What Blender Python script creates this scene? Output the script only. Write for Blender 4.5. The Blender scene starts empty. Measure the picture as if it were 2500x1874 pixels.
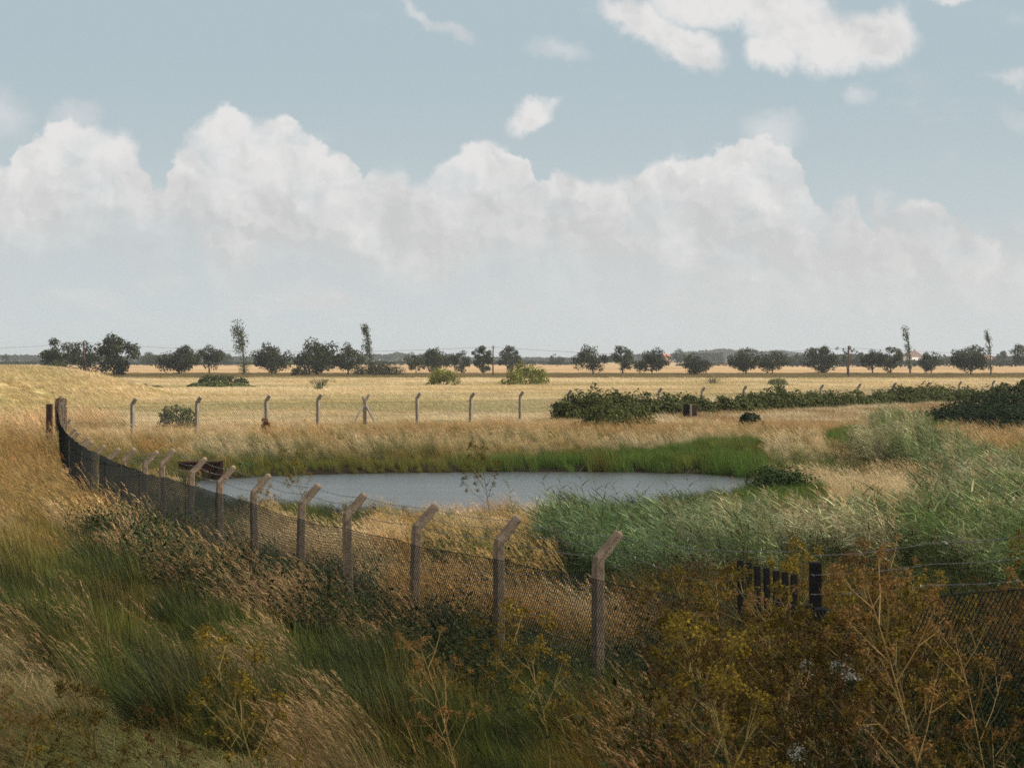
import bpy, math
import numpy as np
from mathutils import Vector

# ------------------------------------------------------------------ scene, camera, light
S = bpy.context.scene
COL = S.collection
EYE = 3.9            # eye height above the fence ground
F = 5000.0           # focal length in layout units (layout is 2212 wide)
SUN_AZ, SUN_EL = math.radians(97), math.radians(47)

cam_d = bpy.data.cameras.new('camera')
cam = bpy.data.objects.new('camera', cam_d)
COL.objects.link(cam)
cam.location = (0, 0, EYE)
cam.rotation_euler = (math.radians(90) - math.atan(54 / F), 0, 0)
cam_d.sensor_width = 36
cam_d.lens = 36 * F / 2212
cam_d.clip_start = 0.1
cam_d.clip_end = 30000
cam_d.dof.use_dof = True
cam_d.dof.focus_distance = 60
cam_d.dof.aperture_fstop = 9
S.camera = cam

S.view_settings.view_transform = 'Standard'
S.view_settings.look = 'None'
S.view_settings.exposure = 0.22
S.view_settings.gamma = 1.0
S.render.engine = 'CYCLES'
cy = S.cycles
cy.max_bounces = 8
cy.diffuse_bounces = 3
cy.glossy_bounces = 2
cy.transmission_bounces = 4
cy.transparent_max_bounces = 8
cy.volume_bounces = 0
cy.caustics_reflective = False
cy.caustics_refractive = False
cy.use_denoising = False
cy.sample_clamp_indirect = 4.0

sun_d = bpy.data.lights.new('sun', 'SUN')
sun = bpy.data.objects.new('sun', sun_d)
COL.objects.link(sun)
sdir = Vector((math.sin(SUN_AZ) * math.cos(SUN_EL), math.cos(SUN_AZ) * math.cos(SUN_EL), math.sin(SUN_EL)))
sun.rotation_euler = sdir.to_track_quat('Z', 'Y').to_euler()
sun.location = (60, -20, 80)
sun_d.energy = 5.0
sun_d.angle = math.radians(0.6)
sun_d.color = (1.0, 0.93, 0.80)

# ------------------------------------------------------------------ node helpers
class NT:
    def __init__(s, tree):
        s.t = tree; s.N = tree.nodes; s.L = tree.links
    def new(s, typ, **kw):
        n = s.N.new(typ)
        for k, v in kw.items():
            setattr(n, k, v)
        return n
    def put(s, sock, v):
        if isinstance(v, bpy.types.NodeSocket):
            s.L.new(v, sock)
        elif v is not None:
            sock.default_value = v
    def m(s, op, a, b=None, c=None, clamp=False):
        n = s.new('ShaderNodeMath', operation=op, use_clamp=clamp)
        s.put(n.inputs[0], a); s.put(n.inputs[1], b); s.put(n.inputs[2], c)
        return n.outputs[0]
    def step(s, v, a, b, lo=0.0, hi=1.0):
        n = s.new('ShaderNodeMapRange', interpolation_type='SMOOTHSTEP')
        s.put(n.inputs[0], v); s.put(n.inputs[1], a); s.put(n.inputs[2], b); s.put(n.inputs[3], lo); s.put(n.inputs[4], hi)
        return n.outputs[0]
    def noise(s, vec, scale, detail=4, rough=0.55, lac=2.0):
        n = s.new('ShaderNodeTexNoise')
        s.put(n.inputs['Vector'], vec); s.put(n.inputs['Scale'], scale); s.put(n.inputs['Detail'], detail)
        s.put(n.inputs['Roughness'], rough); s.put(n.inputs['Lacunarity'], lac)
        return n.outputs['Fac']
    def comb(s, x, y, z=0.0):
        n = s.new('ShaderNodeCombineXYZ')
        s.put(n.inputs[0], x); s.put(n.inputs[1], y); s.put(n.inputs[2], z)
        return n.outputs[0]
    def mix(s, f, a, b):
        n = s.new('ShaderNodeMix', data_type='RGBA')
        s.put(n.inputs[0], f); s.put(n.inputs[6], a); s.put(n.inputs[7], b)
        return n.outputs[2]
    def curve(s, v, pts, x0, x1, y1):
        n = s.new('ShaderNodeFloatCurve')
        c = n.mapping.curves[0]
        P = [((x - x0) / (x1 - x0), y / y1) for x, y in pts]
        while len(c.points) < len(P):
            c.points.new(0.5, 0.5)
        for p, q in zip(c.points, P):
            p.location = q; p.handle_type = 'AUTO_CLAMPED'
        n.mapping.update()
        t = s.m('MULTIPLY', s.m('SUBTRACT', v, x0), 1.0 / (x1 - x0))
        s.put(n.inputs[1], t)
        return s.m('MULTIPLY', n.outputs[0], y1)

# ------------------------------------------------------------------ world: sky and clouds by azimuth and elevation
W = bpy.data.worlds.new('World'); S.world = W; W.use_nodes = True
w = NT(W.node_tree); w.N.clear()
tc = w.new('ShaderNodeTexCoord')
sep = w.new('ShaderNodeSeparateXYZ'); w.L.new(tc.outputs['Generated'], sep.inputs[0])
az = w.m('ARCTAN2', sep.outputs[0], sep.outputs[1])
el = w.m('ARCSINE', sep.outputs[2])
U = w.m('MULTIPLY', az, F)                 # 1 unit = 1/5000 rad
V = w.m('MULTIPLY', el, F)
uv = w.comb(U, V)
n1 = w.noise(uv, 1 / 95.0, 5, 0.55)
n2 = w.noise(w.comb(w.m('ADD', U, 910.0), V, 3.0), 1 / 95.0, 5, 0.55)
nf = w.noise(w.comb(U, V, 7.0), 1 / 28.0, 5, 0.6)
Ud = w.m('ADD', U, w.m('MULTIPLY', w.m('SUBTRACT', n1, 0.5), 110.0))
Vd = w.m('ADD', w.m('ADD', V, w.m('MULTIPLY', w.m('SUBTRACT', n2, 0.5), 80.0)), w.m('MULTIPLY', w.m('SUBTRACT', nf, 0.5), 42.0))
sky = w.new('ShaderNodeTexSky', sky_type='NISHITA', sun_disc=False, sun_elevation=SUN_EL, sun_rotation=SUN_AZ,
            altitude=0, air_density=1.0, dust_density=2.0, ozone_density=1.2)
hs = w.new('ShaderNodeHueSaturation'); w.L.new(sky.outputs[0], hs.inputs['Color'])
hs.inputs['Hue'].default_value = 0.488
hs.inputs['Saturation'].default_value = 0.46
hs.inputs['Value'].default_value = 0.82
skyc = hs.outputs[0]
# pale band towards the horizon
# bright, slightly milky lower sky; deep plain blue overhead
skyc = w.mix(w.step(V, 3200.0, 1700.0, 0.0, 0.92), skyc, (3.75, 4.65, 5.1, 1))
skyc = w.mix(w.step(V, -40.0, 700.0, 0.92, 0.0), skyc, (5.4, 5.8, 5.78, 1))
TOP = [(-60, 330), (0, 372), (40, 350), (100, 298), (135, 268), (170, 262), (205, 275), (245, 285), (290, 280), (315, 300), (335, 360), (352, 400), (370, 335),
       (400, 290), (440, 258), (480, 232), (520, 243), (555, 252), (600, 235), (628, 245), (660, 275), (700, 308), (735, 322), (760, 350), (775, 388),
       (795, 368), (835, 358), (860, 345), (880, 370), (898, 388), (930, 370), (960, 337), (1000, 318), (1050, 302), (1090, 305), (1120, 330), (1145, 370),
       (1162, 396), (1200, 384), (1245, 374), (1290, 374), (1370, 382), (1392, 375), (1420, 350), (1500, 335), (1535, 310), (1560, 300), (1620, 300),
       (1650, 292), (1690, 300), (1716, 330), (1730, 385), (1746, 440), (1768, 462), (1792, 442), (1830, 432), (1856, 455), (1875, 485), (1905, 462),
       (1932, 428), (1972, 428), (2040, 460), (2080, 490), (2140, 520), (2212, 545), (2300, 560)]
top = w.curve(Ud, [(x - 1106, 775 - y) for x, y in TOP], -1300, 1300, 800)
BOT = [(-60, 545), (0, 530), (120, 505), (230, 486), (290, 470), (370, 472), (420, 500), (470, 580), (520, 600), (560, 545), (650, 530), (760, 555), (900, 600),
       (1020, 560), (1100, 545), (1250, 560), (1500, 600), (1800, 620), (2212, 640)]
bot = w.curve(U, [(x - 1106, 775 - y) for x, y in BOT], -1300, 1300, 800)
sd = w.m('SUBTRACT', top, Vd)              # positive below the top outline
soft = w.step(w.noise(w.comb(U, V, 31.0), 1 / 190.0, 2, 0.5), 0.40, 0.64, 12.0, 56.0)
bank = w.m('MULTIPLY', w.step(sd, -4.0, soft), w.step(w.m('SUBTRACT', Vd, bot), -95.0, 45.0))

def blob(cx, cy_, rx, ry, ang=0.0, soft=0.45, dens=1.0, wob=True):
    mp = w.new('ShaderNodeMapping', vector_type='TEXTURE')
    w.L.new(w.comb(Ud if wob else U, Vd if wob else V), mp.inputs['Vector'])
    mp.inputs['Location'].default_value = (cx - 1106, 775 - cy_, 0)
    mp.inputs['Rotation'].default_value = (0, 0, math.radians(ang))
    mp.inputs['Scale'].default_value = (rx, ry, 1)
    ln = w.new('ShaderNodeVectorMath', operation='LENGTH'); w.L.new(mp.outputs[0], ln.inputs[0])
    return w.step(ln.outputs['Value'], 1.0 + soft * 0.45, 1.0 - soft, 0.0, dens)

def union(items):
    r = items[0]
    for q in items[1:]:
        r = w.m('MAXIMUM', r, q)
    return r
upper = union([blob(1395, 55, 110, 42, -18), blob(1480, 105, 95, 52, -32), blob(1560, 10, 190, 58, 0), blob(1690, 40, 150, 82, -30),
               blob(1780, 105, 130, 58, -4), blob(1890, 92, 92, 66, 0), blob(1660, 120, 60, 50, -30)])
puffs = union([blob(1150, 250, 66, 36, 20), blob(900, 35, 70, 15, -38, 0.8, 0.6), blob(975, 80, 56, 18, -22, 0.8, 0.6), blob(1205, 115, 66, 24, -8, 0.9, 0.45),
               blob(1845, 218, 26, 28, -30, 0.9, 0.5), blob(2185, 190, 60, 18, -15, 0.9, 0.6), blob(2035, 4, 62, 20, 0, 0.6, 0.85),
               blob(25, 262, 66, 50, -40, 0.95, 0.5), blob(2180, 270, 60, 22, -20, 1.0, 0.3), blob(1905, 455, 40, 34, 0, 0.9, 0.7), blob(1668, 292, 62, 40, 0, 1.0, 0.55), blob(170, 270, 50, 34, 10, 1.0, 0.6)])
low = w.noise(w.comb(w.m('MULTIPLY', U, 0.42), V, 1.7), 1 / 75.0, 5, 0.55)
lowm = w.m('MULTIPLY', w.m('MULTIPLY', w.step(low, 0.44, 0.62), w.step(V, 20.0, 110.0)), w.step(V, 330.0, 190.0))
lowm = w.m('MULTIPLY', lowm, w.step(U, -900.0, -200.0, 0.50, 0.74))
lowm = w.m('MAXIMUM', lowm, w.m('MULTIPLY', w.m('MULTIPLY', w.step(U, -500.0, 500.0), w.step(V, 330.0, 200.0)), w.step(V, 0.0, 160.0, 0.35, 0.72)))
wisp = w.m('MULTIPLY', w.step(V, 1500.0, 800.0), w.step(w.noise(w.comb(w.m('MULTIPLY', U, 0.5), V, 5.0), 1 / 130.0, 6, 0.62), 0.56, 0.82, 0.0, 0.32))
# uneven thickness inside the bank
thin = w.step(w.noise(w.comb(w.m('MULTIPLY', U, 0.7), V, 11.0), 1 / 85.0, 4, 0.55), 0.34, 0.54, 0.68, 1.0)
bank = w.m('MULTIPLY', bank, thin)
# scattered fair weather cloud higher up than the view
high = w.m('MULTIPLY', w.step(w.noise(w.comb(w.m('MULTIPLY', U, 0.6), V, 41.0), 1 / 520.0, 6, 0.55), 0.47, 0.60), w.m('MULTIPLY', w.step(V, 820.0, 1100.0), w.step(V, 4200.0, 2600.0)))
mask = union([bank, upper, puffs, lowm, wisp, high])
mask = w.m('MULTIPLY', mask, w.step(V, -5.0, 70.0, 0.35, 1.0))
# light on the clouds: billows lit from the upper right, greyer bases
def bump(scale, z, off, det=4):
    a = w.noise(w.comb(Ud, Vd, z), 1 / scale, det, 0.5)
    b = w.noise(w.comb(w.m('ADD', Ud, off), w.m('ADD', Vd, off * 0.9), z), 1 / scale, det, 0.5)
    return w.m('SUBTRACT', a, b)
sh = w.m('ADD', w.m('MULTIPLY', bump(150.0, 21.0, 34.0), 2.6), w.m('MULTIPLY', bump(52.0, 25.0, 12.0), 1.2))
deep = w.m('MULTIPLY', w.step(Vd, 455.0, 250.0), w.step(V, 650.0, 560.0))
lit = w.m('ADD', w.m('SUBTRACT', 0.88, w.m('MULTIPLY', deep, 0.68)), sh, clamp=True)
cloudc = w.mix(lit, (5.1, 5.13, 5.15, 1), (6.75, 6.68, 6.62, 1))
cloudc = w.mix(w.step(V, 30.0, 330.0, 0.75, 0.0), cloudc, (5.8, 5.82, 5.7, 1))
final = w.mix(mask, skyc, cloudc)
bg = w.new('ShaderNodeBackground'); w.L.new(final, bg.inputs[0]); bg.inputs[1].default_value = 0.1
wo = w.new('ShaderNodeOutputWorld'); w.L.new(bg.outputs[0], wo.inputs[0])

# ------------------------------------------------------------------ numeric helpers
rng = np.random.default_rng(7)
def ss(a, b, x):
    t = np.clip((np.asarray(x, float) - a) / (b - a), 0, 1)
    return t * t * (3 - 2 * t)
def _h(ix, iy, seed):
    n = (ix.astype(np.int64) * 374761393 + iy.astype(np.int64) * 668265263 + seed * 982451653) & 0x7fffffff
    n = ((n ^ (n >> 13)) * 1274126177) & 0x7fffffff
    return ((n ^ (n >> 16)) & 0xffff) / 65535.0
def vnoise(x, y, seed=0):
    x = np.asarray(x, float); y = np.asarray(y, float)
    ix = np.floor(x); iy = np.floor(y); fx = x - ix; fy = y - iy
    fx = fx * fx * (3 - 2 * fx); fy = fy * fy * (3 - 2 * fy)
    a = _h(ix, iy, seed); b = _h(ix + 1, iy, seed); c = _h(ix, iy + 1, seed); d = _h(ix + 1, iy + 1, seed)
    return (a * (1 - fx) + b * fx) * (1 - fy) + (c * (1 - fx) + d * fx) * fy
def fbm(x, y, seed=0, oct=3):
    r = 0; amp = 0.5; tot = 0
    for o in range(oct):
        r = r + amp * vnoise(np.asarray(x) * 2 ** o, np.asarray(y) * 2 ** o, seed + o * 17); tot += amp; amp *= 0.5
    return r / tot
def poly_sd(P, X, Y):
    """signed distance to a polygon, positive outside"""
    P = np.asarray(P, float); X = np.asarray(X, float); Y = np.asarray(Y, float)
    d = np.full(X.shape, 1e9); ins = np.zeros(X.shape, bool)
    for (ax, ay), (bx, by) in zip(P, np.roll(P, -1, 0)):
        ex, ey = bx - ax, by - ay
        t = np.clip(((X - ax) * ex + (Y - ay) * ey) / (ex * ex + ey * ey), 0, 1)
        d = np.minimum(d, np.hypot(X - ax - t * ex, Y - ay - t * ey))
        c = ((ay > Y) != (by > Y)) & (X < (bx - ax) * (Y - ay) / (by - ay + 1e-12) + ax)
        ins ^= c
    return np.where(ins, -d, d)

# fence line (post feet), nearest post first
FX = [1292, 1079, 890, 755, 646, 551, 476, 410, 354, 308, 269, 233, 202, 183, 168, 155, 145, 137, 131, 127, 123]
FY = [25.5, 28.0, 30.4, 32.7, 35.3, 38.2, 41.2, 44.8, 48.6, 52.2, 55.8, 59.5, 63.3, 67.2, 71.5, 76, 81, 87, 93.5, 100, 107]
FPOS = [((x - 1106) * y / F, y) for x, y in zip(FX, FY)]
_fy = np.array([22.0] + FY); _fx = np.array([2.4] + [p[0] for p in FPOS])
def fenceX(Y):
    Y = np.asarray(Y, float)
    r = np.interp(Y, _fy, _fx)
    return np.where(Y < 22, 2.4 + (22 - Y) * 0.75, r)
def px(x, Y): return (x - 1106) * Y / F
def pz(y, Y): return EYE - (y - 775) * Y / F
def farY(x):                       # the far fence is a straight line
    return 1.9 * F / (864 - 0.0231 * (x - 286) - 775)

POND = [(-11.9, 85.5), (-9.6, 89.0), (-7.2, 90.6), (-4.5, 91.6), (0, 92.6), (5, 92.2), (8.0, 90.3), (9.6, 86.5), (9.3, 83), (8, 78), (5.8, 72),
        (2.5, 67), (-2, 65), (-5.5, 66.8), (-8.6, 71), (-10.9, 77)]
WATER = -0.6
def terrain(X, Y):
    X = np.asarray(X, float); Y = np.asarray(Y, float)
    r = np.sqrt((X * 0.55) ** 2 + Y ** 2)
    z = 2.3 * (1 - ss(3, 18, r))
    d = fenceX(np.clip(Y, 0, 107)) - X
    z = z + 0.85 * ss(1.5, 8, d) * ss(10, 26, Y) * (1 - ss(70, 112, Y))
    z = z + 0.75 * ss(2.6, 6.5, X) * (1 - ss(19, 25, Y)) * ss(8, 15, Y)
    z = z + 3.0 * (1 - ss(-44, -32.5, X)) * ss(118, 186, Y) * (1 - ss(215, 270, Y))
    near = Y < 150
    if near.any():
        sd = np.full(X.shape, 50.0)
        sd[near] = poly_sd(POND, X[near], Y[near])
        kn = ss(2.0, 22, sd); kf = 0.30 * ss(-0.1, 0.5, sd) + 0.70 * ss(0.3, 12, sd)
        far = ss(78, 86, Y - 0.25 * np.abs(X))
        k = kn * (1 - far) + kf * far
        zz = np.where(sd > 0, np.where(far > 0.5, -0.55, -0.52) * (1 - k) + z * k, -0.62 - 0.5 * ss(0, 3, -sd))
        z = np.where(near & (sd < 30), zz, z)
        z = z + 0.22 * ss(5, 14, sd) * far * ss(40, 22, sd)
    z = z + 0.10 * (fbm(X / 3, Y / 5, 5) - 0.5) * ss(-2, 4, poly_sd(POND, X, Y)) * (1 - ss(150, 300, Y))
    return z

# ------------------------------------------------------------------ mesh builder
class MB:
    def __init__(s):
        s.v = []; s.f4 = []; s.f3 = []; s.c = []; s.n = 0
    def add(s, verts, quads=None, tris=None, col=None):
        verts = np.asarray(verts, np.float32).reshape(-1, 3)
        if quads is not None and len(quads): s.f4.append(np.asarray(quads, np.int64).reshape(-1, 4) + s.n)
        if tris is not None and len(tris): s.f3.append(np.asarray(tris, np.int64).reshape(-1, 3) + s.n)
        c = np.ones((len(verts), 3), np.float32) if col is None else np.broadcast_to(np.asarray(col, np.float32), (len(verts), 3))
        s.v.append(verts); s.c.append(c); s.n += len(verts)
    def mesh(s, name, smooth=False):
        me = bpy.data.meshes.new(name)
        v = np.concatenate(s.v); c = np.concatenate(s.c)
        q = np.concatenate(s.f4) if s.f4 else np.zeros((0, 4), np.int64)
        t = np.concatenate(s.f3) if s.f3 else np.zeros((0, 3), np.int64)
        me.vertices.add(len(v)); me.vertices.foreach_set('co', v.ravel())
        me.loops.add(q.size + t.size)
        me.loops.foreach_set('vertex_index', np.concatenate([q.ravel(), t.ravel()]).astype(np.int32))
        me.polygons.add(len(q) + len(t))
        st = np.concatenate([np.arange(len(q)) * 4, q.size + np.arange(len(t)) * 3]).astype(np.int32)
        me.polygons.foreach_set('loop_start', st)
        me.polygons.foreach_set('use_smooth', np.full(len(st), smooth))
        me.update(calc_edges=True)
        a = me.color_attributes.new('col', 'FLOAT_COLOR', 'POINT')
        a.data.foreach_set('color', np.concatenate([c, np.ones((len(c), 1), np.float32)], 1).astype(np.float32).ravel())
        return me

def blades(mb, base, h, wd, lean, face, col, bend=1.6, K=4, tipcol=None, tipw=0.12):
    """many curved ribbons at once. base (N,3), h, wd (N,), lean (N,2) horizontal throw of the tip, face (N,) angle of the ribbon's width"""
    N = len(h); t = np.linspace(0, 1, K)
    drop = np.clip((lean ** 2).sum(1) / (h ** 2 + 1e-6), 0, 4)
    P = np.zeros((N, K, 3))
    P[:, :, 0] = base[:, None, 0] + lean[:, None, 0] * t ** bend
    P[:, :, 1] = base[:, None, 1] + lean[:, None, 1] * t ** bend
    P[:, :, 2] = base[:, None, 2] + h[:, None] * (t - 0.16 * np.minimum(drop, 1.5)[:, None] * t ** 3)
    wv = wd[:, None] * np.maximum(tipw, 1 - t ** 1.8)
    sx = np.cos(face)[:, None] * wv * 0.5; sy = np.sin(face)[:, None] * wv * 0.5
    A = P.copy(); B = P.copy()
    A[:, :, 0] -= sx; A[:, :, 1] -= sy; B[:, :, 0] += sx; B[:, :, 1] += sy
    V_ = np.stack([A, B], 2).reshape(N, K * 2, 3)
    q = []
    for k in range(K - 1):
        q.append([2 * k, 2 * k + 1, 2 * k + 3, 2 * k + 2])
    q = np.array(q)[None] + (np.arange(N) * K * 2)[:, None, None]
    cc = np.broadcast_to(col[:, None, :], (N, K * 2, 3)).copy()
    if tipcol is not None:
        tt = np.repeat(t, 2)[None, :, None] ** 1.3
        cc = cc * (1 - tt) + tipcol[:, None, :] * tt
    mb.add(V_.reshape(-1, 3), q.reshape(-1, 4), None, cc.reshape(-1, 3))
    return P[:, -1], P[:, -1] - P[:, -2]

def leafquads(mb, pos, nrm, size, col, R, asp=0.6):
    N = len(pos)
    nrm = nrm / (np.linalg.norm(nrm, axis=1, keepdims=True) + 1e-9)
    r = R.normal(size=(N, 3)); a = np.cross(nrm, r); a /= np.linalg.norm(a, axis=1, keepdims=True) + 1e-9
    b = np.cross(nrm, a)
    s = size[:, None]
    Q = np.stack([pos - a * s * 0.5, pos + b * s * asp * 0.5, pos + a * s * 0.5, pos - b * s * asp * 0.5], 1)
    Q[:, 0] += nrm * s * 0.12; Q[:, 2] += nrm * s * 0.12
    mb.add(Q.reshape(-1, 3), np.arange(N * 4).reshape(N, 4), None, np.repeat(col, 4, 0))

def tube(mb, pts, rad, n=6, col=(1, 1, 1), cap=True):
    pts = np.asarray(pts, float); rad = np.broadcast_to(np.asarray(rad, float), (len(pts),))
    T = np.gradient(pts, axis=0); T /= np.linalg.norm(T, axis=1, keepdims=True) + 1e-9
    ref = np.array([0, 0, 1.0]) if abs(T[0, 2]) < 0.9 else np.array([1.0, 0, 0])
    A = np.cross(T, ref); A /= np.linalg.norm(A, axis=1, keepdims=True) + 1e-9
    B = np.cross(T, A)
    th = np.arange(n) * 2 * math.pi / n
    V_ = pts[:, None] + rad[:, None, None] * (A[:, None] * np.cos(th)[None, :, None] + B[:, None] * np.sin(th)[None, :, None])
    K = len(pts); q = []
    for k in range(K - 1):
        for i in range(n):
            j = (i + 1) % n
            q.append([k * n + i, k * n + j, (k + 1) * n + j, (k + 1) * n + i])
    tr = []
    V_ = V_.reshape(-1, 3)
    if cap:
        V_ = np.concatenate([V_, pts[:1], pts[-1:]])
        a, b = K * n, K * n + 1
        for i in range(n):
            j = (i + 1) % n
            tr.append([a, j, i]); tr.append([b, (K - 1) * n + i, (K - 1) * n + j])
    mb.add(V_, q, tr, np.asarray(col)[None])

def segs(mb, A, B, r, col=(1, 1, 1)):
    """many straight three-sided wires at once"""
    A = np.asarray(A, float); B = np.asarray(B, float); N = len(A)
    T = B - A; T /= np.linalg.norm(T, axis=1, keepdims=True) + 1e-9
    ref = np.where(np.abs(T[:, 2:3]) < 0.9, np.array([[0, 0, 1.0]]), np.array([[1.0, 0, 0]]))
    U_ = np.cross(T, ref); U_ /= np.linalg.norm(U_, axis=1, keepdims=True) + 1e-9
    V2 = np.cross(T, U_)
    vs = []
    for E in (A, B):
        for k in range(3):
            a = 2 * math.pi * k / 3
            vs.append(E + r * (U_ * math.cos(a) + V2 * math.sin(a)))
    V_ = np.stack(vs, 1)
    q = np.array([[0, 1, 4, 3], [1, 2, 5, 4], [2, 0, 3, 5]])[None] + (np.arange(N) * 6)[:, None, None]
    mb.add(V_.reshape(-1, 3), q.reshape(-1, 4), None, np.asarray(col)[None])

def box(mb, c, s, col=(1, 1, 1), rz=0.0, bev=0.0, lean=(0, 0)):
    """upright box with chamfered vertical edges; c = centre of the base"""
    x, y = s[0] / 2, s[1] / 2; b = bev
    if b:
        R_ = [(-x + b, -y), (x - b, -y), (x, -y + b), (x, y - b), (x - b, y), (-x + b, y), (-x, y - b), (-x, -y + b)]
    else:
        R_ = [(-x, -y), (x, -y), (x, y), (-x, y)]
    n = len(R_); ca, sa = math.cos(rz), math.sin(rz)
    V_ = []
    for z, k in ((0, 0), (s[2] - b, 1), (s[2], 1)) if b else ((0, 0), (s[2], 1)):
        sc = 1 - (b * 0.9 / max(x, y) if z == s[2] and b else 0)
        for (p, q) in R_:
            V_.append((c[0] + (p * ca - q * sa) * sc + lean[0] * z, c[1] + (p * sa + q * ca) * sc + lean[1] * z, c[2] + z))
    L = len(V_) // n; f = []
    for k in range(L - 1):
        for i in range(n):
            j = (i + 1) % n
            f.append([k * n + i, k * n + j, (k + 1) * n + j, (k + 1) * n + i])
    V_.append((c[0] + lean[0] * s[2], c[1] + lean[1] * s[2], c[2] + s[2]))
    t = [[(L - 1) * n + i, (L - 1) * n + (i + 1) % n, len(V_) - 1] for i in range(n)]
    mb.add(V_, f, t, np.asarray(col)[None])

# ------------------------------------------------------------------ materials
MATS = {}
def veg(name, trans=0.35, rough=0.55, spec=0.25, tint=False):
    m = bpy.data.materials.new(name); m.use_nodes = True
    t = NT(m.node_tree); t.N.clear()
    a = t.new('ShaderNodeAttribute', attribute_name='col', attribute_type='GEOMETRY')
    c = a.outputs['Color']
    if tint:
        b = t.new('ShaderNodeAttribute', attribute_name='tint', attribute_type='INSTANCER')
        mx = t.new('ShaderNodeMix', data_type='RGBA', blend_type='MULTIPLY'); mx.inputs[0].default_value = 1
        t.L.new(c, mx.inputs[6]); t.L.new(b.outputs['Color'], mx.inputs[7]); c = mx.outputs[2]
    p = t.new('ShaderNodeBsdfPrincipled'); t.L.new(c, p.inputs['Base Color'])
    p.inputs['Roughness'].default_value = rough; p.inputs['Specular IOR Level'].default_value = spec
    tr = t.new('ShaderNodeBsdfTranslucent'); t.L.new(c, tr.inputs[0])
    ms = t.new('ShaderNodeMixShader'); ms.inputs[0].default_value = trans
    t.L.new(p.outputs[0], ms.inputs[1]); t.L.new(tr.outputs[0], ms.inputs[2])
    o = t.new('ShaderNodeOutputMaterial'); t.L.new(ms.outputs[0], o.inputs[0])
    return m
def solid(name, c1, c2, scale=8.0, rough=0.8, bump=0.3, metal=0.0, c3=None):
    m = bpy.data.materials.new(name); m.use_nodes = True
    t = NT(m.node_tree); p = t.N['Principled BSDF']
    co = t.new('ShaderNodeTexCoord')
    n = t.noise(co.outputs['Object'], scale, 6, 0.65)
    c = t.mix(t.step(n, 0.32, 0.68), (*c1, 1), (*c2, 1))
    if c3:
        n3 = t.noise(co.outputs['Object'], scale * 3.1, 5, 0.7)
        c = t.mix(t.step(n3, 0.56, 0.72), c, (*c3, 1))
    t.L.new(c, p.inputs['Base Color']); p.inputs['Roughness'].default_value = rough; p.inputs['Metallic'].default_value = metal
    p.inputs['Specular IOR Level'].default_value = 0.3
    if bump:
        b = t.new('ShaderNodeBump'); b.inputs['Strength'].default_value = bump; b.inputs['Distance'].default_value = 0.02
        t.L.new(t.noise(co.outputs['Object'], scale * 5, 5, 0.7), b.inputs['Height']); t.L.new(b.outputs[0], p.inputs['Normal'])
    return m
M_INST = veg('grass_blades', 0.30, 0.6, 0.2, tint=True)
M_REED = veg('reed_leaves', 0.28, 0.5, 0.25, tint=True)
M_LEAF = veg('leaves', 0.28, 0.7, 0.12)
M_STALK = veg('dry_stalks', 0.10, 0.7, 0.2)
M_BARK = solid('bark', (0.05, 0.042, 0.033), (0.10, 0.085, 0.065), 3, 0.9)
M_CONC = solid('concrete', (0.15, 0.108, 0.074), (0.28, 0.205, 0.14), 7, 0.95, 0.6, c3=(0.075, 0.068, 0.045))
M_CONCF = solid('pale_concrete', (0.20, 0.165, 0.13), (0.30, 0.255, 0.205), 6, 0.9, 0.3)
M_MESH = solid('coated_wire', (0.005, 0.009, 0.009), (0.010, 0.016, 0.014), 30, 0.75, 0.0)
M_MESHF = solid('weathered_wire', (0.07, 0.075, 0.06), (0.12, 0.12, 0.10), 30, 0.6, 0.0)
M_BARB = solid('galvanised_wire', (0.16, 0.155, 0.15), (0.3, 0.29, 0.28), 40, 0.5, 0.0, 0.6)
M_TAR = solid('tarred_timber', (0.003, 0.003, 0.004), (0.010, 0.008, 0.007), 12, 0.9, 0.5)
M_RUST = solid('rust', (0.030, 0.017, 0.012), (0.085, 0.036, 0.018), 4, 0.85, 0.6, c3=(0.018, 0.014, 0.012))
M_RUST2 = solid('orange_rust', (0.14, 0.045, 0.015), (0.07, 0.028, 0.014), 6, 0.85, 0.6)
M_POLE = solid('creosoted_timber', (0.085, 0.035, 0.022), (0.13, 0.06, 0.04), 2, 0.85, 0.3)
M_WHITE = solid('white_render', (0.68, 0.67, 0.63), (0.78, 0.76, 0.72), 0.4, 0.9, 0.0)
M_ROOF = solid('roof_tiles', (0.12, 0.085, 0.07), (0.19, 0.13, 0.10), 1.2, 0.9, 0.3)
M_RROOF = solid('red_roof_tiles', (0.42, 0.15, 0.09), (0.5, 0.2, 0.13), 0.7, 0.9, 0.2)
M_BRICK = solid('brick', (0.36, 0.19, 0.13), (0.44, 0.26, 0.19), 1.2, 0.9, 0.2)
M_PANE = solid('dark_glass', (0.02, 0.025, 0.03), (0.04, 0.045, 0.05), 1.0, 0.15, 0.0)

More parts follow.
